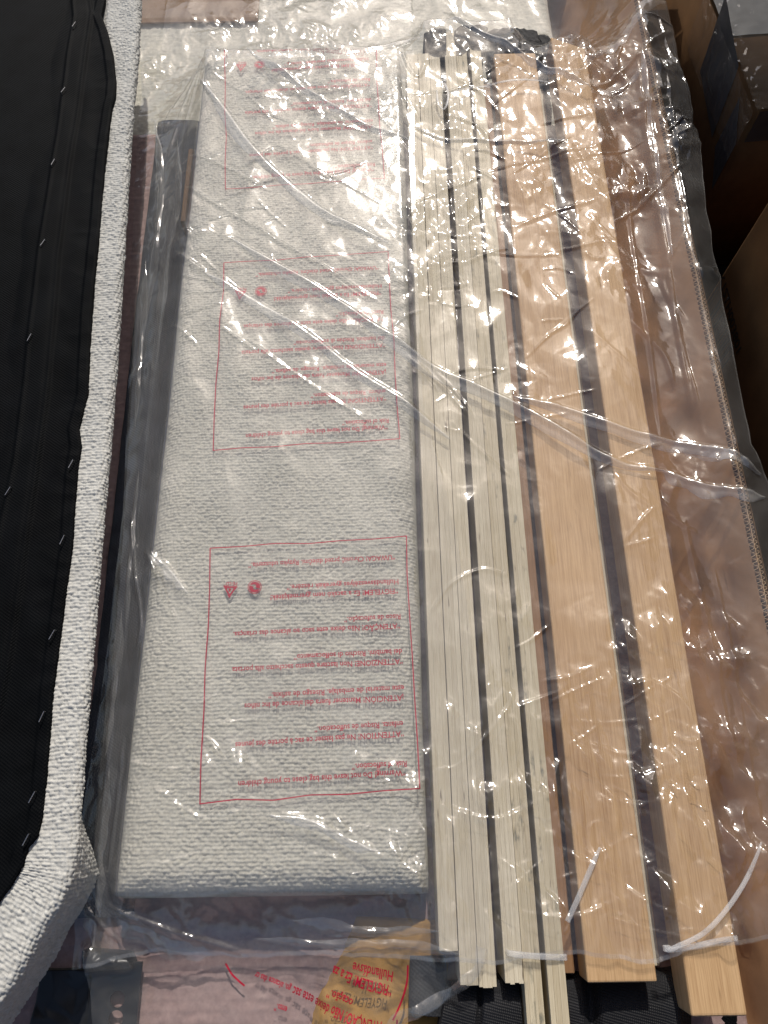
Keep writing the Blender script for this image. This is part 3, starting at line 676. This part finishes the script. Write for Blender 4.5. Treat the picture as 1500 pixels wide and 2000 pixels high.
def crumple_mask(x, y, base):
    m = np.full(x.shape, base)
    for cx, cy, r, a in SP: m += a * np.exp(-((x - cx) ** 2 + (y - cy) ** 2) / (r * r) * 0.9)
    n = perlin(x * 13, y * 13, 201) + 0.5 * perlin(x * 30, y * 30, 202)
    return np.clip(m, 0, 1.6) * np.clip(0.55 + 1.5 * n, 0.05, 1.5)
FOLDS = [  # photo polyline, height mm, half width mm
    ([(400, 533), (453, 560), (544, 615), (627, 672), (693, 722), (800, 792), (880, 855)], 5, 9),
    ([(455, 470), (520, 507), (613, 560), (720, 630), (800, 683), (876, 728), (1004, 788), (1100, 845), (1200, 905), (1290, 925)], 7, 10),
    ([(340, 490), (400, 533)], 6, 12), ([(1004, 775), (1100, 800), (1230, 850), (1340, 877), (1412, 906), (1470, 940)], 6, 9),
    ([(1290, 925), (1370, 960), (1475, 985)], 5, 8),
    ([(478, 90), (560, 150), (640, 205), (720, 250), (800, 275)], 6, 9), ([(388, 150), (440, 215), (500, 300), (580, 370), (650, 425), (760, 480)], 6, 11),
    ([(345, 350), (440, 410), (540, 470), (640, 530), (740, 590)], 4, 8), ([(350, 300), (420, 320), (520, 370)], 3, 7),
    ([(400, 75), (470, 55), (560, 40), (680, 18), (800, 0), (900, -10)], 8, 14), ([(395, 85), (560, 75), (740, 50)], 4, 9),
    ([(820, 8), (880, 40), (950, 75), (1030, 120), (1100, 160), (1155, 190)], 6, 7), ([(800, 240), (870, 268), (960, 275), (1105, 288)], 4, 6),
    ([(880, 222), (940, 250), (960, 290)], 4, 5), ([(960, 330), (1075, 312), (1160, 300)], 3, 6), ([(1010, 440), (1070, 420), (1160, 400)], 4, 7),
    ([(800, 185), (900, 170), (1000, 120)], 3, 6), ([(1200, 440), (1250, 410), (1325, 345)], 5, 7), ([(1215, 90), (1200, 140), (1220, 180), (1180, 200)], 5, 8),
    ([(1130, 190), (1200, 160), (1330, 60)], 5, 10), ([(1250, 60), (1345, 70)], 4, 6), ([(1275, 50), (1300, 120), (1345, 200), (1350, 240)], 5, 5), ([(1290, 290), (1350, 240)], 5, 5), ([(1290, 300), (1330, 290), (1345, 245)], 3, 5),
    ([(480, 660), (560, 720), (680, 800), (760, 850)], 2, 5), ([(850, 1500), (900, 1490), (985, 1390), (1000, 1350)], 4, 5), ([(845, 1190), (880, 1140), (940, 1110), (990, 1120)], 4, 5),
    ([(1210, 1065), (1270, 1000), (1300, 1010)], 4, 6), ([(1265, 930), (1270, 960), (1320, 1020)], 4, 5), ([(1220, 960), (1270, 1000), (1305, 1015), (1360, 1050)], 3, 6),
    ([(1210, 1075), (1250, 1065), (1275, 1055)], 3, 5), ([(1200, 930), (1220, 960), (1250, 990)], 3, 5),
    ([(650, 1590), (710, 1650), (760, 1680)], 5, 9), ([(530, 1590), (610, 1600), (690, 1640), (740, 1660)], 4, 10), ([(280, 1070), (310, 1120), (330, 1180), (350, 1220)], 5, 7), ([(300, 1080), (340, 1120), (370, 1160)], 4, 7),
    ([(195, 1770), (250, 1795), (330, 1830), (465, 1880)], 8, 8), ([(130, 1770), (170, 1810), (215, 1855)], 5, 5), ([(235, 1440), (228, 1560), (215, 1640), (205, 1720)], 5, 7), ([(240, 980), (252, 1080), (275, 1210), (270, 1260)], 5, 6),
    ([(1100, 1660), (1180, 1700), (1260, 1760), (1330, 1790)], 4, 8), ([(830, 1560), (960, 1600), (1060, 1560)], 4, 9), ([(1150, 1490), (1180, 1540), (1230, 1570), (1290, 1560)], 4, 8), ([(1290, 1420), (1330, 1450), (1360, 1440)], 4, 7), ([(1225, 1340), (1270, 1335), (1320, 1370), (1350, 1420)], 5, 7),
    ([(1250, 1360), (1290, 1400), (1300, 1440)], 4, 6), ([(960, 1770), (1100, 1790), (1200, 1760)], 3, 7), ([(350, 1480), (400, 1440), (450, 1500)], 4, 7), ([(330, 1560), (400, 1600), (480, 1580)], 4, 9), ([(780, 40), (790, 110), (815, 150), (830, 120)], 4, 7), ([(775, 150), (790, 190), (815, 230)], 5, 7),
    ([(1230, 640), (1290, 700), (1310, 760)], 3, 7), ([(1320, 480), (1290, 560), (1330, 640)], 3, 8), ([(300, 200), (330, 150), (385, 100)], 6, 8), ([(310, 260), (345, 180), (392, 95)], 6, 7), ([(1232, 120), (1262, 330), (1300, 560), (1345, 820)], 4, 7), ([(1255, 250), (1285, 450), (1325, 680), (1365, 860)], 3, 5), ([(1215, 330), (1240, 520), (1270, 720), (1290, 880)], 4, 6), ([(1290, 160), (1310, 330), (1340, 520)], 3, 5), ([(1330, 1020), (1380, 1250), (1420, 1480)], 4, 7), ([(1385, 1100), (1430, 1350), (1470, 1600)], 3, 6), ([(345, 240), (372, 170), (395, 95)], 5, 6),
]
for _ in range(130):       # short random creases, mostly on the near and right parts
    cx, cy = random.choice([(random.uniform(820, 1360), random.uniform(1150, 1830)), (random.uniform(820, 1250), random.uniform(120, 900)), (random.uniform(330, 800), random.uniform(120, 700)), (random.uniform(300, 800), random.uniform(1350, 1740))])
    a = random.uniform(-0.9, 0.7); L = random.uniform(14, 85)
    FOLDS.append(([(cx - L * math.cos(a), cy + L * math.sin(a)), (cx + random.uniform(-8, 8), cy + random.uniform(-8, 8)), (cx + L * math.cos(a), cy - L * math.sin(a))], random.uniform(1.6, 3.6), random.uniform(3.0, 5.5)))
FP = []
for pts, hgt, hw in FOLDS:
    p = smooth_path([at(x, y, 0.305) for x, y in pts], 6 * len(pts)); FP.append((p, hgt * 0.00075, hw * 0.00095))
def fold_height(x, y):
    h = np.zeros(x.shape)
    for k, (p, a, w_) in enumerate(FP):
        pad = w_ * 1.2
        m = (x > p[:, 0].min() - pad) & (x < p[:, 0].max() + pad) & (y > p[:, 1].min() - pad) & (y < p[:, 1].max() + pad)
        if not m.any(): continue
        xs, ys = x[m], y[m]; best = np.full(xs.shape, 9.0); bt = np.zeros(xs.shape); bs = np.zeros(xs.shape)
        n = len(p) - 1
        for i in range(n):
            d = p[i + 1] - p[i]; L2 = d @ d + 1e-12
            t = np.clip(((xs - p[i, 0]) * d[0] + (ys - p[i, 1]) * d[1]) / L2, 0, 1)
            ex, ey = xs - p[i, 0] - t * d[0], ys - p[i, 1] - t * d[1]
            dd = np.hypot(ex, ey); q = dd < best
            best = np.where(q, dd, best); bt = np.where(q, (i + t) / n, bt); bs = np.where(q, np.sign(ex * d[1] - ey * d[0]), bs)
        taper = np.clip(np.sin(np.pi * np.clip(bt * 0.94 + 0.03, 0, 1)) * 2.2, 0, 1)
        w2 = np.where(bs > 0, w_, w_ * 0.55)                      # one flank steeper than the other
        g = (0.5 - 0.5 * np.cos(np.pi * np.clip(1 - best / w2, 0, 1))) * a * taper
        h[m] = np.maximum(h[m], g)
    return h

def smax(a, b, k=0.0022):
    d = (a - b) / k
    return b + k * np.logaddexp(0, d)
# ------------------------------------------------------------------ inner printed bag
def film_grid(xl, xr, yb, yt, nu, nv):
    "xl, xr functions of y; yb, yt functions of u in 0..1"
    u = np.linspace(0, 1, nu)[None, :]; v = np.linspace(0, 1, nv)[:, None]
    Y = yb(u) + (yt(u) - yb(u)) * v
    X = xl(Y) + (xr(Y) - xl(Y)) * u
    return X, Y
def interp_px(pts, z):
    p = np.array([at(x, y, z) for x, y in pts]); o = np.argsort(p[:, 1]); p = p[o]
    return lambda Y: np.interp(Y, p[:, 1], p[:, 0])
in_l = interp_px([(300, 20), (290, 200), (300, 500), (268, 900), (235, 1200), (195, 1500), (160, 1700), (155, 1850), (165, 2060)], 0.27)
in_r = interp_px([(806, -60), (806, 100), (812, 500), (825, 800), (890, 1050), (938, 1400), (950, 1700), (950, 1850), (935, 1890), (905, 1925), (860, 1965), (800, 2000), (770, 2030), (760, 2080)], 0.28)
Xi, Yi = film_grid(in_l, in_r, lambda u: -0.30 + 0 * u, lambda u: 1.50 + 0 * u, 220, 800)
mi = crumple_mask(Xi, Yi, 0.06)
lowz = sstep(-0.08, -0.14, Yi)
def inner_z(X, Y):
    m = crumple_mask(X, Y, 0.06); lz = sstep(-0.08, -0.14, Y)
    h = 0.0022 * (0.35 + 0.65 * lz) * ridge(X * 9, Y * 7, 301) + (0.0008 * m * (1 - lz) + 0.003 * lz) * (1 - facets(X * 45, Y * 45, 302)) + 0.006 * lz * (0.5 - facets(X * 24 + Y * 9, Y * 20, 307)) + 0.0010 * (0.25 + lz) * ridge(X * 40, Y * 34, 303)
    return smax(S_in(X, Y) + 0.0018 + h, S_c(X, Y) + 0.0006, 0.0012)
Zi = inner_z(Xi, Yi)
bag1 = thing('printed_bag', (-0.1, 0.55, Z_TOP), 'clear polythene bag with red suffocation warnings over the cream panel', 'plastic bag')
link('bag_film', grid_mesh('bag_film', np.stack([Xi, Yi, Zi], -1)), M['film2'], bag1, True)

p = smooth_path([at(x, y, 0.262) for x, y in ((950, 1845), (938, 1885), (908, 1925), (862, 1965), (800, 2002), (762, 2040))], 150)
t = np.gradient(p, axis=0); t /= np.linalg.norm(t, axis=1)[:, None]; nr_ = np.stack([-t[:, 1], t[:, 0]], -1) * -1
rows = []
for f in np.linspace(0, 1, 9):
    xy = p + nr_ * (0.004 + 0.030 * f * 0.5 * (0.8 + 0.5 * perlin(np.linspace(0, 5, 150), np.full(150, 0.4), 91)))[:, None]
    rows.append(np.column_stack([xy, inner_z(xy[:, 0], xy[:, 1]) + 0.0015 + 0.002 * math.sin(math.pi * f) ** 0.7]))
link('pleat', grid_mesh('pleat', np.stack(rows, 0)), M['hem'], bag1, True)
# ---- the red warnings
B3 = [(410, 1070), (794, 1046), (820, 1540), (390, 1570)]
B2 = [(437, 512), (758, 490), (781, 856), (416, 879)]
B1 = [(438, 82), (731, 60), (751, 347), (440, 368)]
ZP = Z_TOP + 0.006
def quad(px): return [np.array(at(x, y, ZP)) for x, y in px]
Q3 = quad(B3)
def bil(q, u, v): return ((1 - u) * (1 - v))[..., None] * q[0] + (u * (1 - v))[..., None] * q[1] + (u * v)[..., None] * q[2] + ((1 - u) * v)[..., None] * q[3]
def inv_bil(q, xy):
    uv = np.full(xy.shape, 0.5)
    for _ in range(12):
        u, v = uv[..., 0], uv[..., 1]
        r = xy - bil(q, u, v)
        du = (1 - v)[..., None] * (q[1] - q[0]) + v[..., None] * (q[2] - q[3]); dv = (1 - u)[..., None] * (q[3] - q[0]) + u[..., None] * (q[2] - q[1])
        det = du[..., 0] * dv[..., 1] - du[..., 1] * dv[..., 0]
        uv = uv + np.stack([(r[..., 0] * dv[..., 1] - r[..., 1] * dv[..., 0]) / det, (du[..., 0] * r[..., 1] - du[..., 1] * r[..., 0]) / det], -1)
    return uv
LINES = [('\u201cUWAGA! Chroni\u0107 przed dzie\u0107mi. Ryzyko uduszenia.\u201d', (771, 1083), (485, 1099)), ('Hulland\u00e1svesz\u00e9lyes gyerekek r\u00e9sz\u00e9re.\u201d', (778, 1131), (560, 1142)),
         ('\u201cFIGYELEM! Ez a zacsk\u00f3 nem gyermekj\u00e1t\u00e9k!', (777, 1149), (528, 1162)), ('Risco de sufoca\u00e7\u00e3o.\u201d', (782, 1199), (672, 1205)),
         ('\u201cATEN\u00c7\u00c3O! N\u00e3o deixe este saco ao alcance das crian\u00e7as.', (781, 1217), (455, 1234)), ('dei bambini. Rischio di soffocamento\u201d', (785, 1267), (574, 1278)),
         ('\u201cATTENZIONE! Non lasciare questo sacchetto alla portata', (786, 1286), (453, 1303)), ('este material de embalaje. Risesgo de asfixia.\u201d', (789, 1338), (524, 1353)),
         ('\u00a1ATENCI\u00d3N! Mantener fuera del alcance de inc ni\u00f1os', (788, 1357), (477, 1374)), ('enfants. Risque de suffocation.\u201d', (787, 1408), (614, 1419)),
         ('\u201cATTENTION! Ne pas laisser ce sac \u00e0 port\u00e9e des jeunes', (788, 1427), (459, 1450)), ('Risk of suffocation.\u201d', (794, 1486), (687, 1492)),
         ('\u201cWarning! Do not leave this bag close to young children', (791, 1503), (465, 1526))]
def place(me, xy, dz, lift=0.0009):
    z = inner_z(xy[:, 0], xy[:, 1]) + lift
    me.vertices.foreach_set('co', np.column_stack([xy, z]).astype(np.float32).ravel()); me.update()
def emblem_discs():
    "ring with two curling arrows and the chasing-arrows triangle, as polygons in unit squares"
    out = []
    bm = bmesh.new(); n = 40
    def strip(a0, a1, r0, r1, k=20):
        for i in range(k):
            a, b = a0 + (a1 - a0) * i / k, a0 + (a1 - a0) * (i + 1) / k
            ra, rb = r0(i / k), r0((i + 1) / k); sa, sb = r1(i / k), r1((i + 1) / k)
            bm.faces.new([bm.verts.new((rr * math.cos(t), rr * math.sin(t), 0)) for rr, t in ((ra, a), (sa, a), (sb, b), (rb, b))])
    strip(0, 2 * math.pi, lambda t: 0.9, lambda t: 1.0, 40)
    strip(R(-20), R(150), lambda t: 0.10 + 0.42 * t, lambda t: 0.80, 20)
    strip(R(160), R(330), lambda t: 0.10 + 0.42 * t, lambda t: 0.80, 20)
    me = bpy.data.meshes.new('dot_emblem'); bm.to_mesh(me); bm.free(); out.append(me)
    bm = bmesh.new()
    pts = [Vector((math.cos(R(90 + 120 * k)), math.sin(R(90 + 120 * k)), 0)) for k in range(3)]
    for k in range(3):
        a, b = pts[k], pts[(k + 1) % 3]; d = (b - a).normalized(); n_ = Vector((-d.y, d.x, 0))
        p0, p1 = a + (b - a) * 0.14, a + (b - a) * 0.72
        bm.faces.new([bm.verts.new(v) for v in (p0, p1, p1 + n_ * 0.22, p0 + n_ * 0.22)])
        bm.faces.new([bm.verts.new(v) for v in (p1 - n_ * 0.12, a + (b - a) * 0.96, p1 + n_ * 0.36)])
        bm.faces.new([bm.verts.new(v) for v in (p0, p0 + n_ * 0.22, a + n_ * 0.16 - d * 0.06, a - d * 0.02)])
    bmesh.ops.triangulate(bm, faces=bm.faces[:])
    me = bpy.data.meshes.new('recycling_emblem'); bm.to_mesh(me); bm.free(); out.append(me)
    return out
def block(qpx, seed, squash=1.0):
    q = quad(qpx) if qpx is not B3 else Q3
    def to_block(xy3): uv = inv_bil(Q3, xy3); return bil(q, uv[..., 0], uv[..., 1])
    for body, pr, plf in LINES:
        a, b = np.array(at(*pr, ZP)), np.array(at(*plf, ZP)); L = np.linalg.norm(b - a); d = (b - a) / L; up = np.array([-d[1], d[0]])
        me, co = text_mesh(body, 'warning_line', L, 0.0094)
        xy = a + co[:, :1] * d + co[:, 1:2] * up
        place(me, to_block(xy), 0); link('warning_line', me, M['red'], bag1)
    for me, c_, r_ in zip(emblem_discs(), ((497, 1146), (449, 1152)), (0.0087, 0.0098)):
        c = np.array(at(*c_, ZP)); co = np.zeros(len(me.vertices) * 3); me.vertices.foreach_get('co', co); co = co.reshape(-1, 3)
        place(me, to_block(c - co[:, :2] * r_), 0); link(me.name.split('.')[0], me, M['red'], bag1)
    for body, pr, plf, hh in (('PE-LD\u201d', (463, 1136), (437, 1137), 0.0068), ('4', (452, 1147), (446, 1147.3), 0.008)):
        a, b = np.array(at(*pr, ZP)), np.array(at(*plf, ZP)); L = np.linalg.norm(b - a); d = (b - a) / L; up = np.array([-d[1], d[0]])
        me, co = text_mesh(body, 'material_code', L, hh)
        place(me, to_block(a + co[:, :1] * d + co[:, 1:2] * up), 0); link('material_code', me, M['red'], bag1)
    # frame
    ring = []
    cs = [q[0], q[1], q[2], q[3], q[0]]
    wv = np.random.RandomState(seed)
    for k in range(4):
        n = 60; off = 0.0022 * np.interp(np.linspace(0, 1, n), np.linspace(0, 1, 7), np.r_[0, wv.uniform(-1, 1, 5), 0]); d = cs[k + 1] - cs[k]; L = np.linalg.norm(d); d = d / L; nrm = np.array([-d[1], d[0]])
        for i, t in enumerate(np.linspace(0, 1, n)): ring.append((cs[k] + d * L * t + nrm * off[i], nrm))
    xy = np.array([[c + n_ * 0.00068, c - n_ * 0.00068] for c, n_ in ring])
    z = inner_z(xy[..., 0], xy[..., 1]) + 0.0009
    link('warning_frame', grid_mesh('warning_frame', np.concatenate([xy, z[..., None]], -1)), M['red'], bag1)
block(B3, 1); block(B2, 2); block(B1, 3)
# the warning that has slumped over the near end of the panel
ZQ = 0.235
for body, pts, hh in (('\u201cATEN\u00c7\u00c3O! N\u00e3o deixe este sac', [(752, 1985), (700, 1975), (640, 1950), (575, 1925)], 0.0145), ('go, alcance das cr', [(570, 1925), (540, 1912), (500, 1897)], 0.0095), ('oca\u00e7\u00e3o.\u201d', [(692, 1944), (668, 1932), (645, 1922)], 0.012),
                       ('\u201cFIGYELEM! Ez a za', [(766, 1916), (710, 1902), (655, 1878)], 0.0145), ('Hulland\u00e1sve', [(768, 1889), (730, 1882), (692, 1872)], 0.0140), ('ento.\u201d', [(562, 1967), (550, 1962), (537, 1960)], 0.0095)):
    p = smooth_path([at(x, y, ZQ) for x, y in pts], 40); sg = np.r_[0, np.cumsum(np.linalg.norm(np.diff(p, axis=0), axis=1))]
    me, co = text_mesh(body, 'warning_line', sg[-1], hh)
    cx = np.interp(co[:, 0], sg, p[:, 0]); cy = np.interp(co[:, 0], sg, p[:, 1]); t = np.gradient(p, axis=0); t /= np.linalg.norm(t, axis=1)[:, None]
    tx, ty = np.interp(co[:, 0], sg, t[:, 0]), np.interp(co[:, 0], sg, t[:, 1])
    place(me, np.column_stack([cx - ty * co[:, 1], cy + tx * co[:, 1]]), 0, 0.0012); link('warning_line', me, M['red'], bag1)
for pts in ([(795, 1872), (793, 1905), (782, 1945), (767, 1980)], [(775, 1978), (774, 2015)], [(440, 1882), (455, 1905), (478, 1925)]):
    p = smooth_path([at(x, y, ZQ) for x, y in pts], 30); t = np.gradient(p, axis=0); t /= np.linalg.norm(t, axis=1)[:, None]; n_ = np.stack([-t[:, 1], t[:, 0]], -1)
    xy = np.stack([p + n_ * 0.0009, p - n_ * 0.0009], 1); z = inner_z(xy[..., 0], xy[..., 1]) + 0.0013
    link('warning_frame', grid_mesh('warning_frame', np.concatenate([xy, z[..., None]], -1)), M['red'], bag1)

# ------------------------------------------------------------------ big clear bag over everything
ou_l = interp_px([(258, -70), (260, 60), (262, 160), (255, 330), (245, 520), (245, 700), (237, 1000), (215, 1200), (203, 1300), (172, 1500), (152, 1620), (130, 1730), (138, 1840), (130, 1905)], 0.262)
ou_r = interp_px([(1312, -60), (1314, 0), (1343, 62), (1344, 150), (1338, 190), (1352, 250), (1358, 320), (1364, 400), (1380, 490), (1402, 610), (1409, 690), (1425, 760), (1446, 890), (1458, 905), (1478, 945), (1510, 1010), (1530, 1200), (1570, 1500), (1590, 1850)], 0.300)
pb = np.array([at(x, y, 0.285) for x, y in ((130, 1902), (240, 1882), (320, 1868), (480, 1880), (640, 1872), (800, 1872), (900, 1868), (985, 1872), (1050, 1858), (1150, 1857), (1240, 1866), (1300, 1873), (1340, 1852), (1440, 1832), (1600, 1815))])
ub = (pb[:, 0] - pb[0, 0]) / (pb[-1, 0] - pb[0, 0])
ou_b = lambda u: np.interp(u, ub, pb[:, 1]) + 0.005 * perlin(u * 14, u * 0 + 0.4, 88) + 0.0025 * perlin(u * 45, u * 0 + 0.7, 89)
Xo, Yo = film_grid(ou_l, ou_r, ou_b, lambda u: 1.64 + 0 * u, 520, 1010)
def outer_z(X, Y, folds=True):
    m = crumple_mask(X, Y, 0.10)
    right = sstep(0.19, 0.26, X) * sstep(0.35, 0.1, Y)
    m = m + 0.25 * right
    h = 0.0045 * ridge(X * 7, Y * 5, 401) + 0.0016 * ridge(X * 22, Y * 17, 402) * (0.35 + m)
    h = h + 0.0105 * (0.27 + m) * (0.45 - facets(X * 17 + Y * 5, Y * 13 - X * 4, 407)) + m * (0.0100 * (0.45 - facets(X * 44 + Y * 8, Y * 27, 403)) + 0.0020 * (0.4 - facets(X * 85 + Y * 30, Y * 60, 404)) + 0.0004 * ridge(X * 170, Y * 170, 405))
    if folds: h = h + fold_height(X, Y)
    out = sstep(X_WALL + 0.004, X_WALL + 0.03, X)
    z = S_out(X, Y) + 0.002 + h + 0.0075 * perlin(X * 15 + Y * 6, Y * 8 - X * 3, 421) * sstep(-0.36, -0.2, X)
    z = z + out * (0.004 + 0.012 * perlin(Y * 14, X * 8, 410))
    z = smax(z, S_c(X, Y) + 0.0012)
    ins = (X > in_l(Y)) & (X < in_r(Y))
    return np.where(ins, smax(z, inner_z(X, Y) + 0.0010, 0.0014), z)
Zo = outer_z(Xo, Yo)
# hang over the outside of the wall
bag2 = thing('clear_bag', (0.05, 0.6, Z_TOP), 'large wrinkled clear plastic bag spread over the panel, slats and beams', 'plastic bag')
link('bag_film', grid_mesh('bag_film', np.stack([Xo, Yo, Zo], -1)), M['film'], bag2, True)
# welded hem along the near edge
hu = np.linspace(0, 1, 500); hx0 = pb[0, 0] + (pb[-1, 0] - pb[0, 0]) * hu
hy = ou_b(hu); Xh = ou_l(hy) + (ou_r(hy) - ou_l(hy)) * hu
hemP = np.stack([np.stack([Xh, hy + d, outer_z(Xh, hy + d) + 0.0006], -1) for d in (-0.0008, 0.0012, 0.0035)], 0)
link('welded_hem', grid_mesh('welded_hem', hemP), M['hem'], bag2, True)
# folded-over pleats: a second layer lying beside the long creases
PLEATS = [(0, 0.016), (1, 0.020), (3, 0.018), (4, 0.020), (5, 0.014), (6, 0.018), (9, 0.03), (11, 0.012), (12, 0.008), (33, 0.012), (35, 0.012)]
for k, wd in PLEATS:
    p = FP[k][0]; n = max(60, int(np.linalg.norm(np.diff(p, axis=0), axis=1).sum() / 0.002))
    p = smooth_path(p, n); t = np.gradient(p, axis=0); t /= np.linalg.norm(t, axis=1)[:, None]; nr_ = np.stack([t[:, 1], -t[:, 0]], -1)
    s = np.linspace(0, 1, n); wv = wd * np.clip(np.sin(np.pi * (0.04 + 0.92 * s)) * 1.6, 0.05, 1) * (0.8 + 0.5 * perlin(s * 5, s * 0 + k, 77))
    nu = 10; rows = []
    for i in range(nu):
        f = i / (nu - 1); xy = p + nr_ * (wv * f)[:, None]
        z = outer_z(xy[:, 0], xy[:, 1]) + 0.0008 + 0.0022 * math.sin(math.pi * f) ** 0.7
        rows.append(np.column_stack([xy, z]))
    link('pleat', grid_mesh('pleat', np.stack(rows, 0)), M['pleat'], bag2, True)

# loose folded film: cloudy bands in the left gap, at the near end and along the wall
LOOSE = [([(285, 180), (300, 300), (292, 450), (270, 620)], .016), ([(340, 250), (345, 380), (318, 520), (300, 700)], .016), ([(270, 470), (258, 650), (250, 820)], .014), ([(262, 900), (248, 1080), (240, 1230)], .012),
         ([(228, 1180), (215, 1330), (195, 1480)], .014), ([(212, 1500), (190, 1650), (182, 1800)], .018), ([(160, 1640), (150, 1750), (162, 1860)], .016), ([(200, 1772), (260, 1820), (330, 1860), (405, 1878)], .026),
         ([(480, 1842), (640, 1852), (780, 1846), (900, 1858)], .012), ([(560, 1800), (700, 1822), (860, 1815)], .014), ([(1235, 130), (1262, 330), (1296, 540)], .012), ([(1300, 880), (1350, 905), (1415, 930)], .022), ([(1120, 150), (1190, 120), (1250, 60), (1300, 30)], .022), ([(1150, 195), (1200, 210), (1245, 170)], .014)]
for pts, wd in LOOSE:
    p = smooth_path([at(x, y, 0.29) for x, y in pts], 90); t = np.gradient(p, axis=0); t /= np.linalg.norm(t, axis=1)[:, None]; nr_ = np.stack([t[:, 1], -t[:, 0]], -1)
    q = np.linspace(0, 1, 90); wv = wd * np.clip(np.sin(np.pi * q) * 1.5, 0.02, 1) * (0.9 + 0.9 * perlin(q * 6, q * 0 + wd * 900, 93)); rows = []
    for f in np.linspace(0, 1, 10):
        xy = p + nr_ * (wv * (f - 0.5))[:, None]
        rows.append(np.column_stack([xy, outer_z(xy[:, 0], xy[:, 1]) + 0.0012 + (0.0035 * math.sin(math.pi * f) + 0.0015 * perlin(q * 12, q * 0 + f * 3, 94)) * np.sin(np.pi * q)]))
    link('pleat', grid_mesh('pleat', np.stack(rows, 0)), M['hem'], bag2, True)
# the free right edge of the film, a thin cut rim
yr = np.linspace(-0.12, 1.62, 900); xr_ = ou_r(yr)
link('film_rim', grid_mesh('film_rim', np.stack([np.stack([xr_ - d, yr, outer_z(xr_ - d, yr) + 0.0007], -1) for d in (0.0, 0.0009, 0.0018)], 0)), M['hem'], bag2, True)

# ------------------------------------------------------------------ cable ties
G = 'clear nylon cable ties'
def tie(pts, wid, label, head=None, z_up=0.0):
    P3 = []
    for x, y, z in pts: P3.append((*at(x, y, z), z))
    p = smooth_path(P3, 12 * len(pts))
    t = thing('cable_tie', (float(p[0, 0]), float(p[0, 1]), float(p[0, 2])), label, 'cable tie', G)
    from_bm('strap', tube_bm([Vector(q) for q in p], [wid / 2 * (1 if i < len(p) * 0.8 else 1 - 0.6 * (i / len(p) - 0.8) / 0.2) for i in range(len(p))], 8, 0.35), M['nylon'], t, True)
    if head:
        x, y, z = head; c = at(x, y, z)
        from_bm('head', box_bm(c[0] - 0.0035, c[0] + 0.0035, c[1] - 0.003, c[1] + 0.003, z - 0.002, z + 0.0045, 0.001, 2), M['nylon'], t, True)
zs = Z_SLAT + 0.004
tie([(862, 190, 0.27), (880, 181, zs), (915, 172, zs), (952, 168, zs), (970, 162, 0.31), (1005, 156, 0.314), (1040, 156, 0.314), (1070, 160, 0.312)], 0.0046, 'clear cable tie round the far plywood slats with its tail over the wide beam', (954, 168, zs))
tie([(869, 163, zs), (875, 180, 0.305), (874, 200, 0.305), (866, 213, 0.304), (856, 200, 0.304), (853, 175, 0.304)], 0.0044, 'short looped cable tie beside the dark gap of the far slats', (868, 161, zs))
tie([(986, 1857, 0.285), (995, 1862, zs), (1040, 1867, zs + 0.001), (1094, 1870, zs), (1101, 1872, 0.285)], 0.0062, 'clear cable tie across the long plywood pair near the bottom edge', (1100, 1869, zs - 0.004))
tie([(1440, 1832, 0.308), (1400, 1838, 0.316), (1345, 1850, 0.316), (1306, 1856, 0.312), (1320, 1850, 0.318), (1375, 1822, 0.322), (1420, 1775, 0.324), (1455, 1722, 0.324), (1478, 1672, 0.322), (1487, 1645, 0.32)], 0.0052, 'clear cable tie round the narrow beam with its long tail curling up right', (1302, 1852, 0.312))
tie([(1108, 1800, 0.303), (1130, 1752, 0.306), (1150, 1705, 0.306), (1172, 1655, 0.306)], 0.0060, 'pale cable tie tail lying slantwise under the film on the wide beam')
